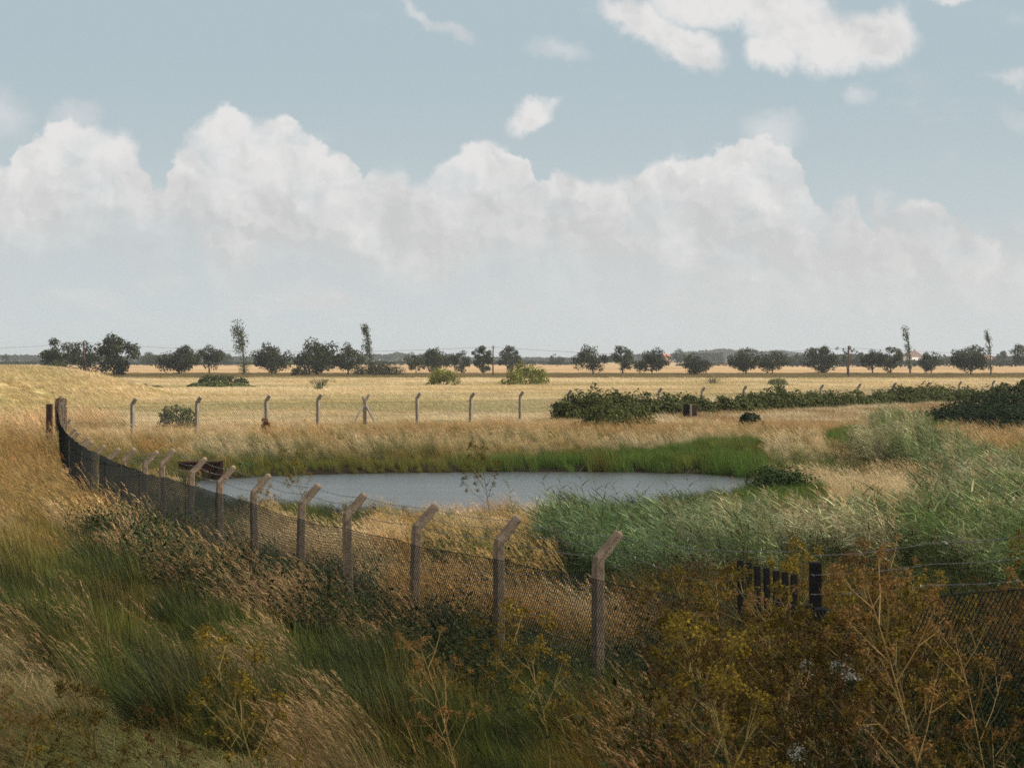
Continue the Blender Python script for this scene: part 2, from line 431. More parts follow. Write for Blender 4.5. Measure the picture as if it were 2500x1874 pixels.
# ------------------------------------------------------------------ object helpers
def obj(name, me, mat, parent=None, loc=None):
    me = me.mesh(name) if isinstance(me, MB) else me
    if not me.materials: me.materials.append(mat)
    o = bpy.data.objects.new(name, me); COL.objects.link(o)
    if parent: o.parent = parent
    if loc is not None: o.location = loc
    return o
def tag(o, label, cat, group=None):
    o['label'] = label; o['category'] = cat
    if group: o['group'] = group
    return o
def thing(name, label, cat, loc=(0, 0, 0), group=None):
    o = bpy.data.objects.new(name, None); COL.objects.link(o); o.location = loc; o.empty_display_size = 0.3
    return tag(o, label, cat, group)
def dup(root, loc, rz=0.0, sc=1.0, label=None, group=None):
    r = root.copy(); COL.objects.link(r); r.location = loc; r.rotation_euler = (0, 0, rz)
    r.scale = (sc, sc, sc) if np.isscalar(sc) else sc
    if label: r['label'] = label
    if group: r['group'] = group
    for ch in list(root.children):
        c = ch.copy(); COL.objects.link(c); c.parent = r
        for g in ch.children:
            d = g.copy(); COL.objects.link(d); d.parent = c
    return r

# ------------------------------------------------------------------ ground
STRAW = np.array((0.47, 0.365, 0.20)); PALE = np.array((0.56, 0.455, 0.285)); GOLD = np.array((0.36, 0.225, 0.075)); RUSTY = np.array((0.19, 0.085, 0.028))
GREEN = np.array((0.070, 0.098, 0.018)); OLIVE = np.array((0.120, 0.105, 0.024)); DARK = np.array((0.018, 0.030, 0.010)); LUSH = np.array((0.06, 0.13, 0.022))
def lerp(a, b, t): return a + (b - a) * np.asarray(t)[..., None]
def ground():
    ys = np.concatenate([np.linspace(-25, 8, 12), np.linspace(9, 60, 90), np.linspace(60.7, 130, 100), np.geomspace(132, 9000, 110)])
    ts = np.linspace(-1, 1, 221)
    Yg, T = np.meshgrid(ys, ts, indexing='ij')
    Xg = T * (26 + 0.42 * np.maximum(Yg, 0))
    Z = terrain(Xg, Yg)
    a, b = Yg.shape
    i = np.arange(a * b).reshape(a, b)
    q = np.stack([i[:-1, :-1], i[:-1, 1:], i[1:, 1:], i[1:, :-1]], -1).reshape(-1, 4)
    n = fbm(Xg / 14, Yg / 30, 3, 4); n2 = fbm(Xg / 60, Yg / 120, 9, 3)
    c = lerp(np.broadcast_to(np.array((0.05, 0.045, 0.022)), (a, b, 3)), np.array((0.16, 0.12, 0.055)), ss(0.35, 0.7, n) * 0.8)
    sdg = np.full(Xg.shape, 99.0); nr_ = (Yg > 50) & (Yg < 110); sdg[nr_] = poly_sd(POND, Xg[nr_], Yg[nr_])
    c = lerp(c, np.array((0.018, 0.014, 0.009)), ss(2.5, 0.8, sdg))
    field = lerp(np.broadcast_to(STRAW, (a, b, 3)), np.array((0.33, 0.28, 0.12)), ss(0.45, 0.7, n))
    c = lerp(c, field, ss(108, 126, Yg))
    verge = lerp(np.broadcast_to(np.array((0.17, 0.135, 0.055)), (a, b, 3)), np.array((0.25, 0.19, 0.085)), n)
    c = lerp(c, verge, ss(420, 445, Yg + (n2 - 0.5) * 30))
    stub = lerp(np.broadcast_to(np.array((0.36, 0.235, 0.12)), (a, b, 3)), np.array((0.43, 0.30, 0.165)), n2)
    stub = stub * (1 + 0.12 * np.sin(Xg * 0.05 + Yg * 0.16))[..., None]
    c = lerp(c, stub, ss(600, 625, Yg))
    far = lerp(np.broadcast_to(np.array((0.17, 0.17, 0.07)), (a, b, 3)), np.array((0.40, 0.30, 0.17)), (fbm(Xg / 400, Yg / 900, 31) > 0.52) * 1.0)
    c = lerp(c, far, ss(1600, 1680, Yg))
    mb = MB(); mb.add(np.stack([Xg, Yg, Z], -1).reshape(-1, 3), q, None, c.reshape(-1, 3))
    m = bpy.data.materials.new('soil_and_stubble'); m.use_nodes = True
    t = NT(m.node_tree); p = t.N['Principled BSDF']
    at = t.new('ShaderNodeAttribute', attribute_name='col')
    co = t.new('ShaderNodeTexCoord')
    nn = t.noise(co.outputs['Object'], 0.8, 8, 0.7)
    mx = t.new('ShaderNodeMix', data_type='RGBA', blend_type='MULTIPLY'); mx.inputs[0].default_value = 1
    t.L.new(at.outputs['Color'], mx.inputs[6])
    t.L.new(t.mix(t.step(nn, 0.3, 0.7), (0.72, 0.72, 0.7, 1), (1.2, 1.18, 1.12, 1)), mx.inputs[7])
    t.L.new(mx.outputs[2], p.inputs['Base Color']); p.inputs['Roughness'].default_value = 1.0; p.inputs['Specular IOR Level'].default_value = 0.05
    o = obj('ground', mb.mesh('ground', True), m); o['kind'] = 'structure'
ground()

def water():
    P = np.array(POND); c = P.mean(0); n = 16
    rings = [c + (P - c) * k for k in (1.10, 0.7, 0.35)]
    V_ = np.concatenate(rings + [c[None]]); V_ = np.c_[V_, np.full(len(V_), WATER)]
    L = len(P); q = []; t3 = []
    for k in range(2):
        for i in range(L):
            j = (i + 1) % L
            q.append([k * L + i, (k + 1) * L + i, (k + 1) * L + j, k * L + j])
    for i in range(L): t3.append([2 * L + i, 3 * L, 2 * L + (i + 1) % L])
    mb = MB(); mb.add(V_, q, t3)
    m = bpy.data.materials.new('rippled_water'); m.use_nodes = True
    t = NT(m.node_tree); p = t.N['Principled BSDF']
    p.inputs['Base Color'].default_value = (0.050, 0.055, 0.056, 1); p.inputs['Roughness'].default_value = 0.2; p.inputs['IOR'].default_value = 1.33
    co = t.new('ShaderNodeTexCoord')
    mp = t.new('ShaderNodeMapping'); t.L.new(co.outputs['Object'], mp.inputs[0]); mp.inputs['Scale'].default_value = (1.0, 1.6, 1)
    mp.inputs['Rotation'].default_value = (0, 0, 0.35)
    a = t.noise(mp.outputs[0], 5.5, 5, 0.6); b = t.noise(mp.outputs[0], 0.5, 3, 0.5)
    h = t.m('MULTIPLY', a, t.step(b, 0.3, 0.6, 0.55, 1.0))
    bu = t.new('ShaderNodeBump'); bu.inputs['Strength'].default_value = 1.0; bu.inputs['Distance'].default_value = 0.035
    t.L.new(h, bu.inputs['Height']); t.L.new(bu.outputs[0], p.inputs['Normal'])
    o = obj('water', mb, m); o['kind'] = 'structure'
water()

# ------------------------------------------------------------------ tuft prototypes (kept outside the scene's collection, used by the scatters)
def R_(seed): return np.random.default_rng(seed)
def vary(R, n, amt=0.25, base=(1, 1, 1)):
    v = 1 + amt * R.normal(size=(n, 1)) + 0.07 * R.normal(size=(n, 3))
    return np.clip(np.asarray(base) * v, 0.15, 2.2)
def disc(R, n, r):
    a = R.uniform(0, 2 * math.pi, n); q = r * np.sqrt(R.uniform(0, 1, n))
    return np.stack([q * np.cos(a), q * np.sin(a), np.full(n, -0.03)], 1)
def panicles(mb, R, tip, d, n, ln, w_, col):
    N = len(tip)
    d = d / (np.linalg.norm(d, axis=1, keepdims=True) + 1e-9)
    k = np.repeat(np.arange(N), n)
    s = R.uniform(-1.0, 0.3, N * n)
    base = tip[k] + d[k] * (s * ln * 1.4)[:, None] + R.normal(size=(N * n, 3)) * ln * 0.07
    h = ln * R.uniform(0.25, 0.55, N * n)
    lean = d[k][:, :2] * h[:, None] * 1.6 + R.normal(size=(N * n, 2)) * ln * 0.14
    blades(mb, base, h * np.clip(d[k][:, 2] + 0.15, -0.3, 1), np.full(N * n, w_), lean, R.uniform(0, 6.28, N * n), col[k], 1.1, 3, tipw=0.4)

def p_fine(seed, n=60, hmin=0.22, hmax=0.5, wd=0.0085, lean=0.22, rad=0.2):
    R = R_(seed); mb = MB(); b = disc(R, n, rad); h = R.uniform(hmin, hmax, n)
    ln = np.stack([-lean * R.uniform(0.3, 1.6, n) * h / hmax, R.normal(size=n) * 0.09], 1)
    ln += b[:, :2] * 0.4
    c = vary(R, n, 0.42); dry = R.uniform(size=n) < 0.14
    c[dry] *= (2.6, 1.75, 2.2)
    blades(mb, b, h, wd * R.uniform(0.7, 1.3, n), ln, R.normal(size=n) * 0.8, c, tipcol=c * (1.25, 1.15, 0.95))
    return mb
def p_seed(seed, n=26, st=11, h0=0.55, h1=0.95, wd=0.009, lean=0.5, rad=0.22, pan=7, pl=0.12, pw=0.011):
    R = R_(seed); mb = MB(); b = disc(R, n, rad); h = R.uniform(0.25, 0.6, n) * h1
    ln = np.stack([-lean * R.uniform(0.3, 1.3, n) * h, R.normal(size=n) * 0.1], 1)
    c = vary(R, n, 0.42)
    blades(mb, b, h, wd * R.uniform(0.7, 1.3, n), ln, R.normal(size=n) * 0.9, c * (0.72, 0.8, 0.65))
    b = disc(R, st, rad); h = R.uniform(h0, h1, st)
    ln = np.stack([-lean * R.uniform(0.7, 1.25, st) * h, R.normal(size=st) * 0.07], 1)
    c = vary(R, st, 0.30)
    tip, d = blades(mb, b, h, np.full(st, wd * 0.6), ln, R.normal(size=st) * 0.6, c, 1.9, 6, tipw=0.5)
    panicles(mb, R, tip, d, pan, pl, pw, np.clip(c * (1.12, 1.02, 0.98), 0, 2.2))
    return mb
def p_laid(seed, n=70, wd=0.0095):
    R = R_(seed); mb = MB(); b = disc(R, n, 0.34); h = R.uniform(0.05, 0.2, n)
    a = R.normal(size=n) * 0.7 + 0.35 * R.normal(); L = R.uniform(0.25, 0.6, n)
    ln = np.stack([-np.cos(a) * L, np.sin(a) * L], 1)
    c = vary(R, n, 0.45); g = R.uniform(size=n) < 0.35; c[g] *= (0.55, 0.8, 0.45)
    blades(mb, b, h, wd * R.uniform(0.6, 1.3, n), ln, a + math.pi / 2, c, 0.8, 5)
    return mb
def p_rush(seed, n=70):
    R = R_(seed); mb = MB(); b = disc(R, n, 0.28); h = R.uniform(0.45, 0.85, n)
    ln = np.stack([-R.uniform(0.0, 0.28, n), R.normal(size=n) * 0.07], 1)
    c = vary(R, n, 0.28); dry = R.uniform(size=n) < 0.12; c[dry] *= (2.6, 1.3, 1.6)
    blades(mb, b, h, 0.013 * R.uniform(0.7, 1.3, n), ln, R.normal(size=n) * 0.7, c, tipcol=c * (1.3, 1.1, 0.9))
    return mb
def p_reed(seed, n=9):
    R = R_(seed); mb = MB(); b = disc(R, n, 0.3); h = R.uniform(1.0, 1.55, n)
    ln = np.stack([-R.uniform(0.2, 0.5, n), R.normal(size=n) * 0.1], 1)
    c = vary(R, n, 0.15, (0.8, 0.8, 0.6))
    tip, d = blades(mb, b, h, np.full(n, 0.011), ln, R.normal(size=n) * 0.5, c, 1.6, 6, tipw=0.6)
    m = 8; k = np.repeat(np.arange(n), m); t = np.tile(np.linspace(0.3, 1.0, m), n) + R.normal(size=n * m) * 0.03
    base = np.stack([b[k, 0] + ln[k, 0] * t ** 1.6, b[k, 1] + ln[k, 1] * t ** 1.6, b[k, 2] + h[k] * t * 0.97], 1)
    L = R.uniform(0.28, 0.55, n * m); a = R.normal(size=n * m) * 0.8
    lf = np.stack([-np.cos(a) * L, np.sin(a) * L], 1)
    c = vary(R, n * m, 0.32); pale = R.uniform(size=n * m) < 0.3; c[pale] *= 1.6
    blades(mb, base, R.uniform(-0.12, 0.32, n * m), R.uniform(0.026, 0.046, n * m), lf, a + math.pi / 2 + R.normal(size=n * m) * 0.3, c, 1.0, 5)
    pk = R.uniform(size=n) < 0.22
    if pk.any():
        panicles(mb, R, tip[pk], d[pk], 12, 0.2, 0.016, np.broadcast_to(np.array((1.7, 1.15, 1.15)), (pk.sum(), 3)))
    return mb
def p_weed(seed, n=13, leaf=0.042, h0=0.3, h1=0.7):
    R = R_(seed); mb = MB(); b = disc(R, n, 0.2); h = R.uniform(h0, h1, n)
    ln = np.stack([R.normal(size=n) * 0.14 - 0.08, R.normal(size=n) * 0.14], 1)
    blades(mb, b, h, np.full(n, 0.009), ln, R.uniform(0, 3, n), vary(R, n, 0.2, (1.3, 1.0, 0.8)), 1.3, 4, tipw=0.5)
    m = 20; k = np.repeat(np.arange(n), m); t = R.uniform(0.15, 1.02, n * m)
    pos = np.stack([b[k, 0] + ln[k, 0] * t ** 1.3, b[k, 1] + ln[k, 1] * t ** 1.3, h[k] * t], 1) + R.normal(size=(n * m, 3)) * 0.05
    nr = R.normal(size=(n * m, 3)) * 0.8 + np.array((0.1, -0.1, 0.9))
    leafquads(mb, pos, nr, leaf * R.uniform(0.5, 1.4, n * m), vary(R, n * m, 0.3), R)
    return mb
def p_patch(seed, n=170, rad=1.1, h0=0.16, h1=0.48, wd=0.035, lean=0.3):
    R = R_(seed); mb = MB(); b = disc(R, n, rad); h = R.uniform(h0, h1, n)
    ln = np.stack([-lean * R.uniform(0.4, 1.5, n), R.normal(size=n) * 0.1], 1)
    c = vary(R, n, 0.2)
    blades(mb, b, h, wd * R.uniform(0.6, 1.3, n), ln, R.normal(size=n) * 0.5, c, 1.5, 3, tipw=0.3)
    return mb

def scatter(name, label, cat, protos, mat, X, Y, tint, scl, yaw=0.45, dz=0.0, seed=1, zf=1.0):
    R = R_(seed); N = len(X)
    coll = bpy.data.collections.new(name + '_tufts')
    for i, mb in enumerate(protos):
        me = mb.mesh(f'{name}_tuft'); me.materials.append(mat)
        o = bpy.data.objects.new('tuft_%02d_%s' % (i, name), me); coll.objects.link(o)
    Z = terrain(X, Y) + dz
    me = bpy.data.meshes.new(name)
    me.vertices.add(N); me.vertices.foreach_set('co', np.stack([X, Y, Z], 1).astype(np.float32).ravel())
    def at(nm, typ, data, key):
        a = me.attributes.new(nm, typ, 'POINT'); a.data.foreach_set(key, np.ascontiguousarray(data).ravel())
    at('tint', 'FLOAT_COLOR', np.concatenate([np.clip(tint, 0.003, 0.9), np.ones((N, 1))], 1).astype(np.float32), 'color')
    rot = np.stack([R.normal(size=N) * 0.06, R.normal(size=N) * 0.06, R.normal(size=N) * yaw], 1)
    at('rot', 'FLOAT_VECTOR', rot.astype(np.float32), 'vector')
    sc = np.stack([scl, scl, scl * R.uniform(0.8, 1.25, N) * zf], 1)
    at('scl', 'FLOAT_VECTOR', sc.astype(np.float32), 'vector')
    at('idx', 'INT', R.integers(0, len(protos), N).astype(np.int32), 'value')
    me.update()
    o = bpy.data.objects.new(name, me); COL.objects.link(o)
    g = bpy.data.node_groups.new(name, 'GeometryNodeTree')
    g.interface.new_socket('Geometry', in_out='INPUT', socket_type='NodeSocketGeometry')
    g.interface.new_socket('Geometry', in_out='OUTPUT', socket_type='NodeSocketGeometry')
    n_in = g.nodes.new('NodeGroupInput'); n_out = g.nodes.new('NodeGroupOutput')
    ci = g.nodes.new('GeometryNodeCollectionInfo'); ci.inputs['Collection'].default_value = coll
    ci.inputs['Separate Children'].default_value = True; ci.inputs['Reset Children'].default_value = True
    ip = g.nodes.new('GeometryNodeInstanceOnPoints'); ip.inputs['Pick Instance'].default_value = True
    def na(nm, typ):
        n = g.nodes.new('GeometryNodeInputNamedAttribute'); n.data_type = typ; n.inputs['Name'].default_value = nm
        return [s for s in n.outputs if s.enabled and s.name == 'Attribute'][0]
    g.links.new(n_in.outputs[0], ip.inputs['Points']); g.links.new(ci.outputs[0], ip.inputs['Instance'])
    g.links.new(na('idx', 'INT'), ip.inputs['Instance Index'])
    er = g.nodes.new('FunctionNodeEulerToRotation'); g.links.new(na('rot', 'FLOAT_VECTOR'), er.inputs[0]); g.links.new(er.outputs[0], ip.inputs['Rotation'])
    g.links.new(na('scl', 'FLOAT_VECTOR'), ip.inputs['Scale'])
    g.links.new(ip.outputs[0], n_out.inputs[0])
    md = o.modifiers.new('scatter', 'NODES'); md.node_group = g
    tag(o, label, cat); o['kind'] = 'stuff'
    return o

# ------------------------------------------------------------------ where each kind of ground cover grows
def sample(y0, y1, dens, seed, mg=1.18):
    """points over the strip of land in front of the camera; dens(Y) per square metre"""
    R = R_(seed); out = []
    edges = np.geomspace(y0, y1, 40)
    for a, b in zip(edges[:-1], edges[1:]):
        hw = 0.2212 * mg * b + 1.2
        n = R.poisson((b - a) * 2 * hw * dens((a + b) / 2))
        out.append(np.stack([R.uniform(-hw, hw, n), R.uniform(a, b, n)], 1))
    P = np.concatenate(out); return P[:, 0], P[:, 1], R
def view(X, Y, dz):
    z = terrain(X, Y) + dz
    return 1106 + F * X / Y, 775 + F * (EYE - z) / Y
def spots(xd, yd, L):
    r = np.zeros(xd.shape)
    for cx, cy_, rx, ry in L:
        r = np.maximum(r, np.exp(-((xd - cx) / rx) ** 2 - ((yd - cy_) / ry) ** 2))
    return r
REEDS = [(1185, 1085), (1330, 1062), (1500, 1066), (1650, 1066), (1760, 1052), (1900, 1046), (2060, 1052), (2110, 1020), (1960, 985), (1830, 962), (1850, 935),
         (1890, 906), (2000, 915), (2090, 948), (2212, 988), (2450, 1015), (2500, 1270), (2212, 1245), (2100, 1200), (1900, 1180), (1750, 1165), (1600, 1185),
         (1450, 1195), (1300, 1185), (1200, 1150)]
BRIGHT = [(560, 1235, 80, 40), (690, 1310, 120, 70), (870, 1360, 130, 60), (330, 1085, 120, 26), (300, 1150, 80, 18), (600, 1450, 80, 45), (730, 1610, 120, 70)]
INSTRAW = [(1000, 1300, 120, 62), (1180, 1330, 120, 45), (850, 1210, 80, 50), (1330, 1370, 110, 40), (1050, 1108, 150, 26), (860, 1120, 60, 24), (720, 1180, 70, 40),
           (600, 1110, 60, 26), (640, 1160, 90, 26), (350, 1060, 60, 30)]
PALEB = [(1500, 946, 330, 13), (1690, 980, 70, 36), (1800, 1012, 75, 38), (1950, 1036, 110, 22), (1700, 948, 120, 16), (1850, 1030, 120, 24)]

MATS_P = [(-400, 1230), (0, 1290), (120, 1370), (230, 1440), (330, 1500), (480, 1540), (640, 1560), (900, 1600), (1050, 1640), (1050, 2200), (-400, 2200)]
TROUGH_P = [(250, 1250), (420, 1320), (600, 1430), (660, 1500), (560, 1515), (420, 1430), (300, 1340)]
def cover(X, Y):
    xd, yd = view(X, Y, 0.35)
    out = fenceX(Y) - X                       # positive on the bank side of the fence
    sd = poly_sd(POND, X, Y)
    xr, yr = view(X, Y, 1.15)
    reed = (poly_sd(REEDS, *view(X, Y, 0.75)) < 70 * (fbm(X / 1.1, Y / 1.8, 92) - 0.55)) & ((yr > 1056 + 20 * ss(1640, 1740, xr) - 14 * (fbm(X, Y, 91) - 0.5)) | (xr > 1830 + (yr - 930) * 2.2 + 90 * (fbm(X, Y, 93) - 0.5)))
    reed &= (Y > 33) & (out < 0)
    return xd, yd, out, sd, reed
FARF = lambda X: (lambda a, b: a)(0, 0)
def behind_far_fence(X, Y):
    xd = 1106 + F * X / Y
    return Y > farY(np.clip(xd, 130, 2600)) - 2

def near_cover():
    # ---- foreground and both sides of the fence, out to the pond
    X, Y, R = sample(15, 128, lambda y: 62 * min(1, (24 / y) ** 1.25), 11)
    xd, yd, out, sd, reed = cover(X, Y)
    ok = (sd > -0.25 * (Y > 84)) & ~reed
    n1 = fbm(X / 1.3 + Y * 0.10, Y / 3.2, 21); n2 = fbm(X / 3.5, Y / 8, 22); n3 = fbm(X / 0.7, Y / 1.6, 23)
    bank = (out > 0)
    farb = (~bank) & (Y > 84)
    br = spots(xd, yd, BRIGHT) * bank
    ins = spots(xd, yd, INSTRAW) * (~bank)
    pal = spots(xd, yd, PALEB) * (~bank)
    leftfar = bank & (Y > 52)
    rushw = np.interp(xd, [440, 560, 1000, 1250, 1640], [0.0, 1.6, 2.4, 5.0, 14.0]) * (0.6 + 0.8 * n2)
    rush = farb & (sd < rushw) & (xd > 450) & (xd < 1655)
    rushn = (~bank) & (~farb) & (xd > 1590) & (xd < 1800) & (yd > 1035) & (yd < 1080)
    rush = rush | rushn | ((~bank) & (spots(xd, yd, [(1850, 938, 75, 22)]) > 0.45))
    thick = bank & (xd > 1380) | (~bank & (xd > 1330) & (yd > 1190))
    u = R.uniform(size=len(X)); v = R.uniform(size=len(X))
    typ = np.full(len(X), -1)
    # bank side: green lanes of standing grass, flattened mats between, weeds along the wire
    lane = fbm((X + 0.42 * Y) / 1.5, (Y - 0.3 * X) / 9, 41, 2)
    b = ok & bank & ~leftfar
    typ[b] = np.where(lane[b] > 0.5, 0, 2)
    matp = b & (poly_sd(MATS_P, xd, yd) < 0) & (n3 < 0.85)
    lane = np.where(xd < 900, 0.58 + 0.25 * (n3 - 0.5), lane)
    lane = np.where(b & (poly_sd(TROUGH_P, xd, yd) < 0), 0.46, lane)
    typ[b] = np.where(lane[b] > 0.5, 0, 2); typ[matp] = 2
    typ[matp & (v < 0.10)] = 0; typ[matp & (u < 0.008)] = 1
    trough = b & (lane > 0.42) & (lane < 0.5) & ~matp
    typ[trough] = 0
    wz = b & (out < 1.25 + 1.0 * n2) & (Y > 22) & (Y < 62)
    typ[wz] = 0
    typ[wz & (v < 0.36) & (n1 > 0.36)] = 5
    typ[wz & (v > 0.86) & (n2 > 0.42)] = 1
    typ[b & (out < 1.3) & (v > 0.9) & (Y > 22)] = 1
    typ[b & (br > 0.45) & (u < np.where(xd < 620, 0.10, 0.22))] = 1
    typ[b & (n2 > 0.60) & (v < 0.05)] = 1
    typ[b & thick] = 0
    typ[b & thick & (u < 0.42)] = 5
    typ[b & thick & (u > 0.88) & (n1 > 0.42)] = 1
    typ[b & (xd > 950) & (xd < 1400) & (yd > 1400) & (u < 0.75)] = 0
    lf = ok & leftfar
    typ[lf] = np.where(u[lf] < np.interp(yd[lf], [915, 1000], [0.85, 0.2]), 1, 0)
    # inside, near the wire and to the pond
    i = ok & ~bank & ~farb
    typ[i] = np.where(n1[i] > 0.46, 5, 0)
    typ[i & (ins > 0.3) & (u < 0.7)] = 1
    typ[i & (n2 > 0.56) & (u < 0.3)] = 1
    typ[i & thick & (ins < 0.3)] = np.where(u[i & thick & (ins < 0.3)] < 0.6, 5, 0)
    typ[i & (pal > 0.3)] = 1
    typ[i & (Y > 64) & (xd > 1640) & (v < 0.5)] = 1
    # far bank
    f = ok & farb
    typ[f] = np.where(u[f] < np.interp(sd[f], [0, 4, 9], [0.25, 0.45, 0.88]), 1, 0)
    typ[ok & rush] = 3
    typ[f & behind_far_fence(X, Y)] = np.where(u[f & behind_far_fence(X, Y)] < 0.4, 1, -1)
    # thin out by distance for the bulky kinds
    keep = np.ones(len(X), bool)
    keep[(typ == 5) & (v > 0.55)] = False
    keep[(typ == 3) & (v > 0.95)] = False
    keep[(typ == 1) & (Y > 60) & (v > 0.8)] = False
    # tints
    tint = np.zeros((len(X), 3))
    t0 = lerp(lerp(np.broadcast_to(GREEN, (len(X), 3)), OLIVE, ss(0.35, 0.65, n1)), DARK * 1.2, ss(0.46, 0.66, n3) * 0.75)
    t0 = lerp(t0, GOLD * 0.9, ss(900, 700, yd + xd * 0.9) * 0.0 + ss(300, 0, xd) * ss(1300, 980, yd) * 0.65)
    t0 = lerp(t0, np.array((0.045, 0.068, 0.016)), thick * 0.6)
    tint[typ == 0] = t0[typ == 0]
    t1 = lerp(np.broadcast_to(STRAW, (len(X), 3)), GOLD, ss(0.40, 0.68, n1))
    fg = lerp(np.broadcast_to(np.array((0.31, 0.215, 0.10)), (len(X), 3)), RUSTY * 1.3, ss(0.55, 0.75, n1))
    t1 = np.where((bank & (Y < 45))[:, None], fg, t1)
    t1 = lerp(t1, PALE, np.maximum(pal, ss(0.6, 0.75, n2) * 0.5))
    t1 = lerp(t1, PALE * (1.0, 0.9, 0.82), leftfar * 0.55 * ss(1000, 920, yd))
    t1 = lerp(t1, np.array((0.24, 0.165, 0.05)), leftfar * 0.8 * ss(920, 1000, yd))
    # green drifts and a browner belt on the far bank
    gd = ss(0.47, 0.58, fbm(X / 3.4, Y / 4.5, 55)) * farb * ss(1250, 700, xd) * ss(14, 3, sd)
    t1 = lerp(t1, GREEN * 1.5, gd * 0.85)
    brn = farb * ss(10, 16, sd) * ss(0.35, 0.6, fbm(X / 5, Y / 5, 57))
    t1 = lerp(t1, np.array((0.30, 0.195, 0.085)), brn * 0.6)
    t1 = lerp(t1, np.array((0.12, 0.145, 0.032)), farb * ss(7, 1.0, sd) * 0.85)
    t1 = lerp(t1, np.array((0.34, 0.24, 0.09)), ((~bank) & (Y < 66) & (ins < 0.25)) * 0.8)
    tint[typ == 1] = t1[typ == 1]
    t2 = lerp(np.broadcast_to(np.array((0.34, 0.27, 0.12)), (len(X), 3)), np.array((0.15, 0.155, 0.045)), ss(0.38, 0.6, n1))
    t2 = lerp(t2, np.array((0.34, 0.21, 0.095)), spots(xd, yd, [(730, 1620, 140, 80), (40, 1560, 120, 120)]))
    tint[typ == 2] = t2[typ == 2]
    t3 = lerp(np.broadcast_to(LUSH, (len(X), 3)), np.array((0.12, 0.135, 0.028)), ss(0.45, 0.7, n2) * 0.7)
    t3 = lerp(t3, np.array((0.105, 0.125, 0.028)), ss(1250, 900, xd) * 0.8)
    tint[typ == 3] = t3[typ == 3]
    t5 = lerp(np.broadcast_to(DARK * 1.25, (len(X), 3)), np.array((0.075, 0.095, 0.03)), ss(0.4, 0.65, n3))
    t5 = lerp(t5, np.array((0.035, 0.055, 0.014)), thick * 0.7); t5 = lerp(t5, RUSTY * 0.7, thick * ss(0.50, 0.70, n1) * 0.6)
    tint[typ == 5] = t5[typ == 5]
    tint *= (1 + 0.16 * R.normal(size=(len(X), 1)))
    k = keep & (typ >= 0)
    sc = np.interp(Y, [20, 50, 90, 130], [1.0, 1.2, 1.5, 1.8])
    spec = {
        0: ('green_grass', 'standing green and olive grass growing along the bank beside the wire fence', 'grass', [p_fine(s) for s in range(4)] + [p_fine(40, 46, 0.3, 0.62, 0.009, 0.3), p_fine(41, 50, 0.3, 0.6, 0.008, 0.12)]),
        1: ('seeded_grass', 'dry straw coloured seeded grass blown over around the pond and fence', 'grass', [p_seed(s + 60) for s in range(4)] + [p_seed(70, 22, 13, 0.7, 1.05, 0.009, 0.62), p_seed(71, 34, 7, 0.5, 0.8, 0.010, 0.6)]),
        2: ('flattened_grass', 'flattened mats of dry grass trodden along the foreground bank', 'grass', [p_laid(s + 80) for s in range(5)]),
        3: ('rushes', 'bright green rushes standing in a strip along the far pond edge', 'rushes', [p_rush(s + 90) for s in range(4)]),
        5: ('leafy_weeds', 'dark leafy weeds and nettles crowding the foot of the fence', 'weeds', [p_weed(s + 100) for s in range(3)] + [p_weed(110, 10, 0.04, 0.4, 0.8), p_weed(111, 18, 0.035, 0.2, 0.5)]),
    }
    for ty, (nm, lb, ct, pr) in spec.items():
        q = k & (typ == ty)
        s_ = sc[q] * R.uniform(0.75, 1.25, q.sum()) * (0.62 + 0.75 * fbm(X[q] / 0.9, Y[q] / 1.6, 95, 2))
        if ty == 1: s_ = s_ * np.where(out[q] > 0, np.interp(Y[q], [20, 40, 60, 90], [0.8, 0.72, 0.6, 0.5]), np.interp(Y[q], [20, 40, 52, 66, 84, 95, 128], [0.8, 0.62, 0.38, 0.36, 0.42, 0.40, 0.29]) * np.where(farb[q], 0.6 + 0.4 * ss(0.5, 6, sd[q]), 1.0))
        if ty in (0, 1): s_ = s_ * np.where((out[q] > -0.1) & (out[q] < 2.2) & (Y[q] > 48), 1.45, 1.0)
        if ty == 5: s_ = s_ * np.where(out[q] > 0, np.interp(Y[q], [20, 30, 45, 64], [0.85, 1.0, 0.95, 0.6]), np.interp(Y[q], [20, 40, 50, 64], [0.9, 0.65, 0.4, 0.36])) * np.where(thick[q], 1.05, 1.0)
        if ty == 0: s_ = np.where(trough[q], 0.42, np.where(matp[q], 0.5, np.where(bank[q] & (Y[q] < 52), 0.62 + 0.62 * ss(0.5, 0.66, lane[q]), 1.0))) * s_ * np.interp(Y[q], [20, 40, 50, 64], [1.0, 0.9, 0.55, 0.5])
        if ty == 3: s_ = s_ * np.where(Y[q] < 84, 0.28, np.where(sd[q] < 1.6, 0.5, 0.30) * np.interp(xd[q], [860, 1250], [0.55, 1.0]))
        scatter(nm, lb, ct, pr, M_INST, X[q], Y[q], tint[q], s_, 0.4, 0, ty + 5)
    # ---- reed bed
    X, Y, R = sample(33, 125, lambda y: 10 * min(1, (45 / y) ** 0.9), 13)
    xd, yd, out, sd, reed = cover(X, Y)
    k = reed & (sd > -0.8) & (spots(xd, yd, [(1850, 938, 70, 20)]) < 0.4) & (spots(xd, yd, [(1850, 1012, 120, 25)]) < 0.5)
    X, Y, xd, yd = X[k], Y[k], xd[k], yd[k]
    n = fbm(X / 2.0, Y / 4.0, 61)
    t = lerp(np.broadcast_to(np.array((0.105, 0.145, 0.045)), (len(X), 3)), np.array((0.275, 0.275, 0.15)), ss(0.35, 0.65, n))
    t = lerp(t, np.array((0.26, 0.22, 0.13)), ss(0.55, 0.7, fbm(X / 1.2, Y / 2.4, 62)) * 0.5)
